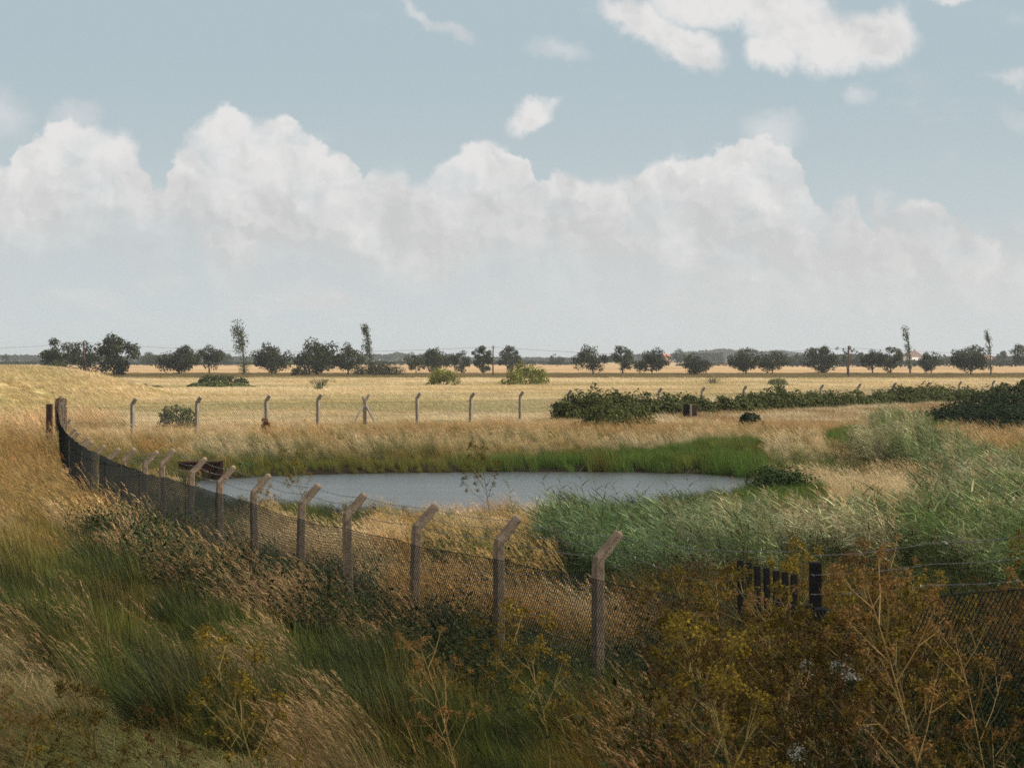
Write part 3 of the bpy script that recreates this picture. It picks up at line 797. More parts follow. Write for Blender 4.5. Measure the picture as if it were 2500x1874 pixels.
    t = lerp(t, np.array((0.075, 0.135, 0.030)), ss(0.46, 0.62, fbm(X / 1.6, Y / 2.6, 63)) * 0.7)
    t = lerp(t, np.array((0.055, 0.10, 0.04)), ss(1100, 1180, yd) * ss(1900, 1300, xd) * 0.6)
    t = t * np.clip(1 + 0.28 * R.normal(size=(len(X), 1)), 0.4, 2)
    scatter('reed_bed', 'silvery green reeds bent over by the wind beside the pond', 'reeds', [p_reed(s + 120) for s in range(6)], M_REED, X, Y, t, R.uniform(0.7, 1.05, len(X)) * np.where((xd < 1720) & (yd > 1000), 0.74, 0.9), 0.35, 0, 3)
near_cover()

def field_cover():
    X, Y, R = sample(108, 640, lambda y: 1.9 * min(1, (125 / y) ** 1.05), 17, 1.12)
    mound = (X < -26 - 0 * Y) & (Y > 112) & (Y < 260)
    k = behind_far_fence(X, Y) | (X < fenceX(np.minimum(Y, 107))) | (Y > 126)
    k &= (Y < 432) | (R.uniform(size=len(X)) < 0.8)
    k &= Y < 600
    X, Y, mound = X[k], Y[k], mound[k]
    n = fbm(X / 9, Y / 22, 71, 4); n2 = fbm(X / 30, Y / 60, 72, 3); n3 = fbm(X / 3, Y / 5, 73)
    t = lerp(np.broadcast_to(STRAW * 1.08, (len(X), 3)), PALE * 1.02, ss(0.35, 0.65, n))
    t = lerp(t, np.array((0.27, 0.25, 0.095)), ss(0.50, 0.68, n2) * ss(320, 130, Y) * 0.75)
    t = lerp(t, np.array((0.40, 0.25, 0.10)), ss(0.58, 0.75, n3) * 0.35)
    t = lerp(t, np.array((0.33, 0.28, 0.13)), ss(0.50, 0.66, fbm(X / 45, Y / 16, 76, 3)) * 0.6)
    t = lerp(t, np.array((0.44, 0.32, 0.17)), mound * ss(0.35, 0.7, n) * 0.45)
    v = ss(425, 450, Y + (n2 - 0.5) * 40)
    t = lerp(t, lerp(np.broadcast_to(np.array((0.125, 0.11, 0.04)), (len(X), 3)), np.array((0.27, 0.185, 0.08)), n), v)
    t *= np.where(v > 0.5, 1.0, 1.22)[:, None] * (1 + 0.10 * R.normal(size=(len(X), 1)))
    sc = np.interp(Y, [110, 200, 400, 600], [0.85, 1.0, 1.35, 1.7]) * R.uniform(0.75, 1.25, len(X))
    sc = sc * np.where(v > 0.5, 0.85, 1.0)
    front = ~(behind_far_fence(X, Y) | (X < fenceX(np.minimum(Y, 107))))
    t = np.where(front[:, None], lerp(np.broadcast_to(np.array((0.33, 0.225, 0.105)), (len(X), 3)), PALE * 0.95, ss(0.35, 0.7, n3)), t)
    sc = np.where(front, sc * 0.95, sc)
    scatter('meadow_grass', 'pale straw meadow beyond the far fence with faint green drifts', 'meadow', [p_patch(s + 140) for s in range(4)] + [p_patch(150, 120, 1.0, 0.2, 0.6, 0.03, 0.35)],
            M_INST, X, Y, t, sc, 0.3, 0, 4, np.where(front, 1.0, np.where(v > 0.5, 0.5, 0.6)))
field_cover()

# ------------------------------------------------------------------ fences
def T1(x, y): return float(terrain(np.array([x]), np.array([y]))[0])
def post_mesh(height_bend, arm_v, arm_h, seed, s=0.115, sink=0.5):
    """square concrete post with chamfered edges and a top arm cranked along +X"""
    mb = MB(); R = R_(seed); h = s / 2; b = 0.018
    prof = np.array([(-h + b, -h), (h - b, -h), (h, -h + b), (h, h - b), (h - b, h), (-h + b, h), (-h, h - b), (-h, -h + b)])
    a = math.atan2(arm_h, arm_v)
    path = [((0, 0, -sink), 0, 1.06), ((0, 0, height_bend * 0.5), 0, 1.02), ((0, 0, height_bend - 0.05), 0, 1.0), ((0.012, 0, height_bend + 0.02), a * 0.55, 0.98),
            ((arm_h * 0.35, 0, height_bend + arm_v * 0.35), a, 0.95), ((arm_h * 0.93, 0, height_bend + arm_v * 0.93), a, 0.86), ((arm_h, 0, height_bend + arm_v), a, 0.62)]
    V_ = []
    for (c, ang, k) in path:
        for p in prof * k:
            j = R.normal() * 0.0025
            V_.append((c[0] + (p[0] + j) * math.cos(ang), c[1] + p[1] + j, c[2] - (p[0] + j) * math.sin(ang)))
    n = 8; q = []
    for k in range(len(path) - 1):
        for i in range(n):
            q.append([k * n + i, k * n + (i + 1) % n, (k + 1) * n + (i + 1) % n, (k + 1) * n + i])
    V_.append((arm_h + 0.01, 0, height_bend + arm_v + 0.015)); e = (len(path) - 1) * n
    t = [[e + i, e + (i + 1) % n, len(V_) - 1] for i in range(n)]
    mb.add(V_, q, t)
    return mb.mesh('post')

def chain_mesh(path, cell_w, cell_h, r, H, foot=0.03, sag=0.03, seed=0, hfun=None, sub=3):
    """diamond wire netting along a ground path, with a line wire along its top, middle and foot"""
    P = np.asarray(path, float); R = R_(seed)
    L = np.concatenate([[0], np.cumsum(np.hypot(*(np.diff(P[:, :2], axis=0)).T))])
    def at(s, t):
        s = np.clip(s, 0, L[-1])
        x = np.interp(s, L, P[:, 0]); y = np.interp(s, L, P[:, 1]); g = np.interp(s, L, P[:, 2])
        wob = (vnoise(s * 0.9, s * 0 + 3, seed) - 0.5) * sag * 2
        return np.stack([x, y, g + foot + t * (H + wob - foot)], -1)
    mb = MB(); run = (H / cell_h) * cell_w
    for sgn in (1, -1):
        s0 = np.arange(-run, L[-1] + run, cell_w)
        for k in range(sub):
            a, b = k / sub, (k + 1) / sub
            sa = s0 + sgn * (a * run) + (0 if sgn > 0 else run * 0); sb = s0 + sgn * (b * run)
            m = (sa >= 0) & (sa <= L[-1]) & (sb >= 0) & (sb <= L[-1])
            A = at(sa[m], np.full(m.sum(), a)); B = at(sb[m], np.full(m.sum(), b))
            segs(mb, A, B, r)
    for t in (0.0, 0.5, 1.0):
        s = np.arange(0, L[-1], 0.25)
        A = at(s, np.full(len(s), t)); B = at(s + 0.25, np.full(len(s), t))
        segs(mb, A, B, r * 1.3)
    return mb

def barbed(points, r=0.0032, seed=0, barb=0.12, size=0.016):
    """a sagging two-point barbed strand through the given points"""
    mb = MB(); R = R_(seed); out = []
    for a, b in zip(points[:-1], points[1:]):
        a, b = np.array(a), np.array(b); n = 8
        for k in range(n):
            t = k / n; p = a * (1 - t) + b * t; p[2] -= 0.035 * math.sin(math.pi * t) * np.linalg.norm(b - a) / 2.7
            out.append(p)
    out.append(np.array(points[-1])); out = np.array(out)
    segs(mb, out[:-1], out[1:], r)
    d = np.linalg.norm(out[1:] - out[:-1], axis=1); L = np.concatenate([[0], np.cumsum(d)])
    s = np.arange(0.05, L[-1], barb)
    Q = np.stack([np.interp(s, L, out[:, i]) for i in range(3)], 1)
    dr = R.normal(size=(len(s), 3)); dr /= np.linalg.norm(dr, axis=1, keepdims=True)
    segs(mb, Q - dr * size, Q + dr * size, r * 1.1)
    return mb

def resample(P, step):
    P = np.asarray(P, float)
    L = np.concatenate([[0], np.cumsum(np.hypot(*np.diff(P, axis=0).T))])
    s = np.linspace(0, L[-1], max(2, int(L[-1] / step)))
    x = np.interp(s, L, P[:, 0]); y = np.interp(s, L, P[:, 1])
    return np.stack([x, y, terrain(x, y)], 1)

def near_fence():
    f = thing('chain_link_fence', 'near chain link fence with cranked concrete posts curving past the pond', 'fence', (0, 0, 0))
    variants = [post_mesh(1.70, 0.30, 0.27, s) for s in range(3)]
    tops = []
    ns = len(FPOS)
    for i, (x, y) in enumerate(FPOS):
        j0, j1 = max(0, i - 1), min(ns - 1, i + 1)
        dx, dy = FPOS[j1][0] - FPOS[j0][0], FPOS[j1][1] - FPOS[j0][1]; l = math.hypot(dx, dy)
        nx, ny = dy / l, -dx / l                     # inward normal (towards the pond)
        g = T1(x, y) if i > 0 else 0.02
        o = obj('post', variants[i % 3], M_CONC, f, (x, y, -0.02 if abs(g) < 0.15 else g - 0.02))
        o.rotation_euler = (0.028 * math.sin(i * 7.1), 0.03 * math.sin(i * 3.7), math.atan2(ny, nx))
        tops.append((x, y, o.location.z, nx, ny))
    # netting hung on the bank side of the posts
    P = [(2.55, 21.7)] + [(x - nx * 0.08, y - ny * 0.08) for x, y, z, nx, ny in tops]
    P = resample(P, 1.0); P[:, 2] = np.clip(P[:, 2], -0.12, 0.3)
    a = P[P[:, 1] < 62]; b = P[P[:, 1] >= 61]
    obj('netting', chain_mesh(a, 0.062, 0.080, 0.0032, 1.50, seed=3), M_MESH, f)
    obj('netting', chain_mesh(b, 0.090, 0.115, 0.0030, 1.50, seed=4), M_MESH, f)
    for k, (u, v) in enumerate(((0.02, 1.74), (0.12, 1.85), (0.22, 1.955))):
        pts = [(2.62, 21.6, 0.6 + 0.5 * k + 0.5)] + [(x + nx * u, y + ny * u, z + v) for x, y, z, nx, ny in tops]
        obj('barbed_wire', barbed(pts, seed=k), M_BARB, f)
near_fence()

FARPX = [286, 424, 576, 687, 788, 902, 1016, 1124, 1229, 1328, 1424, 1516, 1606, 1691, 1773, 1854, 1930, 2002, 2073, 2145, 2209, 2280]
def far_fence():
    f = thing('chain_link_fence', 'far chain link fence of pale cranked posts between pond and meadow', 'fence', (0, 0, 0))
    me = [post_mesh(1.70, 0.30, 0.22, s + 9, 0.16) for s in range(3)]
    pts = [(px(x, farY(x)), farY(x)) for x in FARPX]
    d = np.array(pts[-1]) - np.array(pts[0]); d /= np.linalg.norm(d); nx, ny = d[1], -d[0]
    tops = []
    for i, (x, y) in enumerate(pts):
        if FARPX[i] == 788:
            o = obj('post', MB_post_straight(), M_CONCF, f, (x, y, 0.0)); tops.append((x, y, 0.0))
            for sx, sy in ((-1.0, -0.9), (1.05, -0.35)):
                mb = MB(); tube(mb, [(sx, sy, -0.3), (sx * 0.06, sy * 0.06, 1.45)], [0.075, 0.07], 4)
                obj('strut', mb, M_CONCF, o)
            continue
        g = T1(x, y)
        o = obj('post', me[i % 3], M_CONCF, f, (x, y, min(g, 0.1)))
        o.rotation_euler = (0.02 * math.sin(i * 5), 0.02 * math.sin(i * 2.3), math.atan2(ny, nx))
        tops.append((x, y, min(g, 0.1)))
    P = resample([(-21.3, 104.5)] + [(x - nx * 0.1, y - ny * 0.1) for x, y in pts], 2.0)
    obj('netting', chain_mesh(P, 0.15, 0.17, 0.0055, 1.5, seed=8, sub=1), M_MESHF, f)
    for k, (u, v) in enumerate(((0.03, 1.76), (0.18, 1.95))):
        obj('barbed_wire', barbed([(x + nx * u, y + ny * u, z + v) for x, y, z in tops], 0.005, k + 20, 0.3, 0.02), M_BARB, f)
def MB_post_straight():
    mb = MB(); box(mb, (0, 0, -0.4), (0.18, 0.18, 2.2), bev=0.02)
    box(mb, (0.06, 0, 1.7), (0.13, 0.13, 0.34), bev=0.02, lean=(0.5, 0)); box(mb, (-0.05, 0, 1.68), (0.13, 0.13, 0.22), bev=0.02, lean=(-0.3, 0))
    return mb
far_fence()

def right_fence():
    f = thing('chain_link_fence', 'dark sagging netting fence climbing through the rust brown umbellifers', 'fence', (0, 0, 0))
    A = np.array((2.72, 21.5)); B = np.array((6.0, 14.8))
    P = resample([A, (A + B) / 2, B], 0.5); P[:, 2] = np.interp(np.linspace(0, 1, len(P)), [0, 0.45, 1], [0.05, 0.62, 1.05])
    obj('netting', chain_mesh(P, 0.064, 0.082, 0.0042, 1.5, seed=12, sag=0.06), M_MESH, f)
    for t in (1.12,):
        p = A + (B - A) * t
        o = obj('post', post_mesh(1.70, 0.30, 0.27, 31), M_CONC, f, (p[0], p[1], 0.05 + 1.0 * t))
        o.rotation_euler = (0, 0, math.atan2(0.45, 0.9))
    for k, v in enumerate((1.66, 1.84, 2.02)):
        pts = []
        for t in np.linspace(0, 1, 5):
            p = A + (B - A) * t; pts.append((p[0] + 0.06, p[1] + 0.03, 0.05 + 1.0 * t + v))
        obj('barbed_wire', barbed(pts, seed=k + 30), M_BARB, f)
right_fence()

# ------------------------------------------------------------------ the two corner screens of dark palings
def near_screen():
    t = thing('paling_screen', 'black tarred paling screen at the near fence corner, half hidden in rusty plants', 'fence', (2.8, 21.9, 0))
    mb = MB(); box(mb, (0.06, -0.1, -0.4), (0.115, 0.115, 2.39), bev=0.012); obj('post', mb, M_TAR, t)
    Yp = [22.6 + 0.16 * k for k in range(8)]
    for i, (x, yt) in enumerate(zip((1722, 1703, 1684, 1663, 1643, 1624, 1606), (1240, 1235, 1232, 1226, 1222, 1214, 1210))):
        Y = 22.3 + 0.22 * i
        mb = MB(); zt = pz(yt, Y)
        box(mb, (px(x, Y) - 2.8, Y - 21.9, -0.2), (0.066, 0.03, zt + 0.2), rz=0.35, bev=0.006, lean=(-0.015, 0)); obj('paling', mb, M_TAR, t)
    for x, yt, wd in ((1738, 1305, 0.09), (1765, 1312, 0.13)):
        mb = MB(); box(mb, (px(x, 21.9) - 2.8, -0.2, -0.3), (wd, 0.12, pz(yt, 21.7) + 0.3), bev=0.012); obj('stump', mb, M_TAR, t)
    mb = MB()
    a = np.array((px(1606, 23.6) - 2.8, 1.7, 0.75)); b = np.array((px(1745, 22.1) - 2.8, 0.25, 0.62))
    tube(mb, [a, b], [0.045, 0.045], 4); obj('rail', mb, M_TAR, t)
near_screen()
def far_screen():
    Y0 = 96.0
    t = thing('paling_screen', 'rusty brown post and fan of tall palings at the far left fence corner', 'fence', (px(120, Y0), Y0, 0))
    mb = MB(); box(mb, (px(117, Y0) - px(120, Y0), -1.0, -0.3), (0.24, 0.24, pz(871, Y0) + 0.3), bev=0.02); obj('post', mb, M_RUST, t)
    for i, x in enumerate((121, 124, 127, 130, 133, 136, 139.5, 142.5)):
        Y = Y0 + 3.5 + 0.5 * i
        mb = MB(); box(mb, (px(x, Y) - px(120, Y0), Y - Y0, -0.3), (0.045, 0.04, pz(861 - (i % 3), Y) + 0.3), bev=0.006); obj('paling', mb, M_RUST, t)
    for z in (0.9, 1.7):
        mb = MB(); tube(mb, [(px(120, Y0 + 3) - px(120, Y0), 3.1, z), (px(143, Y0 + 7.2) - px(120, Y0), 7.2, z)], [0.03, 0.03], 4); obj('rail', mb, M_RUST, t)
far_screen()

# ------------------------------------------------------------------ sluice and boards in the banks
def sluice():
    Y = 86.6; x0, x1 = px(384, Y), px(480, Y)
    t = thing('sluice_box', 'rusted steel sluice sheeting set in the bank at the left end of the pond', 'sluice', (x0, Y, WATER))
    mb = MB(); box(mb, ((x1 - x0) / 2, 0.1, -0.4), (x1 - x0, 0.12, 1.04), bev=0.015)
    for k in range(5): box(mb, (0.14 + k * 0.3, 0.02, -0.4), (0.05, 0.06, 1.02))
    box(mb, ((x1 - x0) / 2, 0.03, 0.6), (x1 - x0 + 0.06, 0.14, 0.07)); obj('sheet', mb, M_RUST, t)
    mb = MB(); box(mb, (x1 - x0, -0.1, -0.4), (0.12, 0.16, 1.12), bev=0.015); obj('end_post', mb, M_RUST, t)
    mb = MB(); tube(mb, [(0.62, -0.55, 0.12), (0.62, 0.05, 0.12)], [0.30, 0.30], 14); obj('pipe', mb, M_RUST2, t)
    mb = MB(); box(mb, (0.5, -0.5, -0.05), (0.9, 0.06, 0.22)); obj('plank', mb, M_RUST2, t)
sluice()
def board():
    Y = 143.0; x = px(1490, Y)
    t = thing('timber_panel', 'dark weathered timber panel on a pale post below the bramble hedge', 'panel', (x, Y, 0))
    mb = MB(); box(mb, (-0.2, 0, -0.3), (0.42, 0.1, pz(873, Y) + 0.3)); obj('board', mb, M_TAR, t)
    mb = MB(); box(mb, (0.26, 0.02, -0.3), (0.36, 0.1, pz(876, Y) + 0.3)); obj('board', mb, M_RUST, t)
    mb = MB(); box(mb, (0.05, -0.12, -0.3), (0.13, 0.13, pz(872, Y) + 0.25), bev=0.015); obj('post', mb, M_CONCF, t)
board()

# ------------------------------------------------------------------ trees
def limb_paths(R, h, w_, n, z0, lean):
    out = []
    for k in range(n):
        a = k / n * 6.28 + R.normal() * 0.4; z = z0 * h + R.uniform(0, 0.28) * h
        r = w_ * R.uniform(0.28, 0.42); e = (math.cos(a) * r + lean * 0.5, math.sin(a) * r, z + h * R.uniform(0.12, 0.34))
        s = (lean * z / h * 0.6, 0, z)
        out.append([s, ((s[0] + e[0]) / 2, (s[1] + e[1]) / 2, (s[2] + e[2]) / 2 - 0.03 * h), e])
    return out
def crown_leaves(mb, R, C, rad, per, leaf, col, flat=0.85):
    C = np.asarray(C); rad = np.asarray(rad)
    n = (per * (rad / rad.mean()) ** 2).astype(int) + 3
    k = np.repeat(np.arange(len(C)), n); N = len(k)
    d = R.normal(size=(N, 3)); d /= np.linalg.norm(d, axis=1, keepdims=True)
    q = R.uniform(0.35, 1.0, N) ** 0.6 * (1 + 0.12 * R.normal(size=N))
    pos = C[k] + d * (rad[k] * q)[:, None] * (1, 1, flat)
    nr = d + R.normal(size=(N, 3)) * 0.7 + (0, 0, 0.35)
    c = np.asarray(col) * (1 + 0.22 * R.normal(size=(len(C), 1)))[k] * np.clip(1 + 0.25 * R.normal(size=(N, 1)), 0.3, 2)
    c = np.clip(c * (1 + 0.08 * R.normal(size=(N, 3))), 0.004, 0.6)
    leafquads(mb, pos, nr, leaf * R.uniform(0.6, 1.4, N), c, R)
DKG = (0.046, 0.054, 0.018)
def build_tree(seed, h, w_, style, col=DKG):
    R = R_(seed); tr, cr = MB(), MB(); lean = -0.05 * h
    if style in ('round', 'gappy', 'tall'):
        z0 = {'round': 0.14, 'gappy': 0.2, 'tall': 0.16}[style]
        tube(tr, [(0, 0, -0.5), (0.01 * h, 0, 0.12 * h), (lean * 0.35, 0, 0.4 * h), (lean * 0.8, 0, 0.8 * h)], [0.034 * h, 0.026 * h, 0.017 * h, 0.006 * h], 7)
        C = []; rad = []
        for P in limb_paths(R, h, w_, 9, z0, lean):
            tube(tr, P, [0.012 * h, 0.008 * h, 0.003 * h], 5); C.append(P[-1]); rad.append(w_ * R.uniform(0.11, 0.19))
        n = {'round': 27, 'gappy': 21, 'tall': 28}[style]
        for k in range(n):
            d = R.normal(size=3); d /= np.linalg.norm(d); u = R.uniform(0.35, 1.25) ** 0.6
            zc, zr = (0.56, 0.40) if style != 'tall' else (0.55, 0.44)
            p = d * u * (w_ * 0.40, w_ * 0.40, h * zr); zz = zc * h + p[2]
            kx = 1.0 if style != 'tall' else np.interp(zz / h, [0.1, 0.35, 0.7, 1.0], [0.9, 1.15, 0.75, 0.5])
            C.append((p[0] * kx + lean * zz / h, p[1] * kx, max(zz, 0.13 * h))); rad.append(w_ * R.uniform(0.09, 0.19))
        crown_leaves(cr, R, C, rad, {'round': 105, 'gappy': 80, 'tall': 95}[style], 0.058 * (w_ * h) ** 0.5, col)
    elif style == 'sparse':
        for k in range(5):
            a = R.normal() * 0.12
            P = [(R.normal() * 0.05 * w_, R.normal() * 0.05, -0.5), (a * h * 0.3, R.normal() * 0.2, 0.35 * h), (a * h * 0.9 + lean, R.normal() * 0.4, h * R.uniform(0.75, 1))]
            tube(tr, P, [0.016 * h, 0.011 * h, 0.003 * h], 5)
        C = [(R.normal() * w_ * 0.26 + lean, R.normal() * w_ * 0.25, h * R.uniform(0.4, 0.98)) for k in range(26)]
        crown_leaves(cr, R, C, w_ * R.uniform(0.06, 0.13, 26), 26, 0.05 * (w_ * h) ** 0.5, col)
    elif style in ('poplar', 'thin_poplar'):
        thin = style == 'thin_poplar'
        xl = lambda t: lean * (0.2 * t + 1.6 * t ** 2.6)
        T = np.linspace(0, 1, 9)
        tube(tr, [(xl(t), 0, t * h - (0.5 if t == 0 else 0)) for t in T], 0.022 * h * (1 - T * 0.9), 6)
        C = []; rad = []
        for k in range(30 if thin else 46):
            t = R.uniform(0.06 if not thin else 0.1, 1.0) ** 0.85
            if thin and 0.2 < t < 0.5 and R.uniform() < 0.5: continue
            wd = w_ * np.interp(t, [0, 0.15, 0.5, 0.9, 1], [0.5, 0.85, 0.9, 0.7, 0.35]) * 0.5
            if thin: wd *= np.interp(t, [0, 0.6, 0.9, 1], [0.55, 0.6, 1.1, 0.9])
            a = R.uniform(0, 6.28); r = wd * R.uniform(0, 0.8)
            c = (xl(t) + math.cos(a) * r - 0.1 * w_ * t, math.sin(a) * r, t * h); C.append(c); rad.append(w_ * R.uniform(0.13, 0.22))
            tube(tr, [(xl(t * 0.85), 0, h * t * 0.85), c], [0.006 * h, 0.002 * h], 4, cap=False)
        crown_leaves(cr, R, C, rad, 16 if thin else 34, 0.03 * h if thin else 0.028 * h, col, 1.35)
    elif style == 'bush':
        for k in range(7):
            a = k * 0.9; e = (math.cos(a) * w_ * 0.3, math.sin(a) * w_ * 0.3, h * R.uniform(0.45, 0.8))
            tube(tr, [(0.1 * math.cos(a), 0.1 * math.sin(a), -0.3), (e[0] * 0.5, e[1] * 0.5, e[2] * 0.6), e], [0.02 * h, 0.014 * h, 0.006 * h], 5)
        C = []
        for k in range(46):
            d = R.normal(size=3); d /= np.linalg.norm(d); d[2] = abs(d[2])
            u = R.uniform(0.35, 1) ** 0.5
            C.append((d[0] * u * w_ * 0.42 - 0.03 * h, d[1] * u * w_ * 0.42, 0.12 * h + d[2] * u * h * 0.74))
        crown_leaves(cr, R, C, np.array([w_ * R.uniform(0.07, 0.14) for _ in C]), 74, 0.05 * (w_ * h) ** 0.5, col)
    elif style == 'scrub':
        for k in range(26):
            a = R.uniform(0, 6.28); r = w_ * 0.5 * R.uniform(0.2, 1)
            tube(tr, [(0, 0, -0.2), (math.cos(a) * r * 0.5, math.sin(a) * r * 0.5, h * 0.55), (math.cos(a) * r, math.sin(a) * r, h * R.uniform(0.5, 1))], [0.014 * h, 0.01 * h, 0.004 * h], 4, cap=False)
        C = [(R.normal() * w_ * 0.24, R.normal() * w_ * 0.24, h * R.uniform(0.1, 0.75)) for k in range(24)]
        crown_leaves(cr, R, C, w_ * R.uniform(0.06, 0.14, 24), 26, 0.05 * (w_ * h) ** 0.5, col)
    return tr, cr
TREES = [
 # kind, x0, x1, top, foot, style, colour factor, label
 ('field_tree', 94, 158, 737, 813, 'gappy', 1.0, 'leftmost field tree, open crown behind a grassy mound'),
 ('field_tree', 152, 218, 741, 811, 'gappy', 1.0, 'open crowned tree directly behind the dark telegraph pole near the mound'),
 ('field_tree', 214, 297, 719, 813, 'tall', 0.95, 'tallest broad field tree with a stepped crown, beside the left pole'),
 ('field_tree', 347, 426, 746, 810, 'round', 0.9, 'dense round field tree, left one of a close pair left of the leaning poplar'),
 ('field_tree', 423, 480, 743, 808, 'gappy', 0.9, 'ragged topped field tree, right one of the close pair left of the leaning poplar'),
 ('field_tree', 551, 622, 750, 810, 'round', 0.95, 'compact dark field tree standing alone just right of the bushiest poplar'),
 ('field_tree', 640, 728, 743, 812, 'round', 0.9, 'broad dark tree with low skirts, left half of the widest clump'),
 ('field_tree', 722, 781, 746, 812, 'gappy', 1.05, 'open tree at the right end of the widest clump, next to a poplar'),
 ('field_tree', 879, 918, 766, 807, 'gappy', 1.2, 'small thin greyish tree right of the dark dome shaped bush'),
 ('field_tree', 913, 977, 752, 806, 'round', 0.95, 'umbrella topped field tree right behind the smaller yellow green willow'),
 ('field_tree', 977, 1015, 759, 807, 'gappy', 1.0, 'narrow ragged tree between the smaller willow and the middle telegraph pole'),
 ('field_tree', 1024, 1064, 750, 807, 'tall', 1.0, 'narrow upright tree immediately left of the middle telegraph pole'),
 ('field_tree', 1081, 1124, 749, 802, 'tall', 1.0, 'narrow topped tree rising behind the larger yellow green willow'),
 ('field_tree', 1246, 1315, 752, 811, 'gappy', 1.0, 'wide open field tree standing alone right of the larger willow'),
 ('field_tree', 1320, 1369, 749, 809, 'gappy', 1.0, 'upright pointed field tree, middle of three spaced trees right of the willows'),
 ('field_tree', 1376, 1440, 757, 809, 'round', 0.95, 'flat topped bushy field tree left of the squat dark one'),
 ('field_tree', 1473, 1532, 770, 811, 'round', 0.8, 'squat very dark field tree below the pale distant poplar row'),
 ('field_tree', 1584, 1637, 756, 810, 'round', 0.95, 'round crowned tree on a visible single trunk right of the distant poplars'),
 ('field_tree', 1634, 1702, 757, 809, 'gappy', 1.05, 'wide grey green tree with a tufted right shoulder'),
 ('field_tree', 1741, 1808, 753, 808, 'round', 0.95, 'broad dense tree with low skirts left of the bare stemmed tree'),
 ('bare_stemmed_tree', 1812, 1850, 749, 811, 'sparse', 1.1, 'thin many stemmed tree with a see through crown'),
 ('field_tree', 1865, 1904, 757, 809, 'round', 1.0, 'small rounded tree just right of the see through tree'),
 ('field_tree', 1902, 1946, 748, 809, 'gappy', 1.0, 'taller loose tree just left of the thin leaning poplar by the white house'),
 ('field_tree', 1988, 2034, 757, 808, 'gappy', 0.95, 'loose topped tree in front of the white house right side'),
 ('field_tree', 2062, 2131, 749, 811, 'round', 0.95, 'big round tree on a forked trunk left of the rightmost poplar'),
 ('field_tree', 2188, 2240, 748, 800, 'gappy', 1.0, 'dark tree cut by the right edge of the view'),
 ('poplar_tree', 503, 540, 701, 811, 'poplar', 1.5, 'bushiest leaning poplar with a full grey green column of leaves'),
 ('poplar_tree', 782, 808, 708, 809, 'poplar', 1.4, 'slender poplar bent at the top, rising behind the dark dome bush'),
 ('poplar_tree', 1950, 1972, 708, 808, 'thin_poplar', 1.7, 'thin half bare poplar leaning left beside the white house'),
 ('poplar_tree', 2126, 2146, 718, 813, 'thin_poplar', 1.7, 'rightmost half bare poplar with a hooked top'),
 ('bush', 100, 150, 777, 815, 'bush', 2.2, 'olive green bush at the foot of the grassy mound'),
 ('bush', 144, 176, 790, 814, 'bush', 0.8, 'small dark bush tucked beside the olive bush left of the pole'),
 ('bush', 764, 868, 783, 812, 'bush', 0.75, 'wide dark dome shaped bush below the slender poplar'),
 ('bush', 630, 664, 788, 813, 'bush', 0.85, 'low dark shrub at the left skirt of the widest tree clump'),
 ('willow_bush', 926, 993, 788, 836, 'bush', 3.0, 'smaller of two rounded yellow green willows in the meadow'),
 ('willow_bush', 1090, 1184, 780, 835, 'bush', 3.2, 'larger of two rounded yellow green willows in the meadow'),
 ('bush', 1516, 1562, 811, 834, 'scrub', 2.2, 'dry twiggy bush in the meadow above the dark timber panel'),
 ('bush', 1660, 1703, 813, 836, 'bush', 2.6, 'bright green rounded bush behind the bramble hedge'),
 ('bush', 668, 718, 812, 845, 'scrub', 2.8, 'pale twiggy leafless looking bush alone in the meadow'),
]
for i, (nm, x0, x1, yt, yb, st, cf, lb) in enumerate(TREES):
    Y = 19500.0 / (yb - 775)
    X = px((x0 + x1) / 2, Y); h = (yb - yt) * Y / F; w_ = (x1 - x0) * Y / F
    if st in ('poplar', 'thin_poplar'): X += 0.05 * h
    yellow = np.array(DKG) * cf * ((1.25, 1.1, 0.75) if nm == 'willow_bush' else (1, 1, 1))
    tr, cr = build_tree(200 + i, h * 1.04, w_ * {'poplar': 1.5, 'thin_poplar': 1.4, 'scrub': 1.1, 'sparse': 1.15}.get(st, 1.22), st, yellow)
    t = thing(nm, lb, 'tree' if 'tree' in nm else 'bush', (X, Y, T1(X, Y) - 0.05))
    obj('trunk' if 'tree' in nm else 'stems', tr, M_BARK, t); obj('crown' if 'tree' in nm else 'foliage', cr, M_LEAF, t)

# ------------------------------------------------------------------ brambles, shrubs and the hedge on the far fence
def mound_leaves(mb, R, P, rad, hgt, n, leaf, col):
    """leaves over a chain of overlapping humps"""
    P = np.asarray(P); k = R.integers(0, len(P), n)
    d = R.normal(size=(n, 3)); d /= np.linalg.norm(d, axis=1, keepdims=True); d[:, 2] = np.abs(d[:, 2])
    q = R.uniform(0.45, 1.05, n) ** 0.5
    pos = np.stack([P[k, 0] + d[:, 0] * rad[k] * q, P[k, 1] + d[:, 1] * rad[k] * q, P[k, 2] + d[:, 2] * hgt[k] * q], 1)
    lump = fbm(pos[:, 0] * 1.1 + pos[:, 2], pos[:, 1] * 0.5 + pos[:, 2] * 1.3, 77)
    pos[:, 2] += (lump - 0.5) * 0.5 * hgt[k]
    nr = d + R.normal(size=(n, 3)) * 0.6 + (0.1, 0, 0.3)
    c = np.asarray(col) * np.clip(1 + 0.3 * R.normal(size=(n, 1)), 0.3, 2) * (0.7 + 0.6 * lump[:, None])
    leafquads(mb, pos, nr, leaf * R.uniform(0.6, 1.4, n), np.clip(c, 0.004, 0.5), R, 0.75)
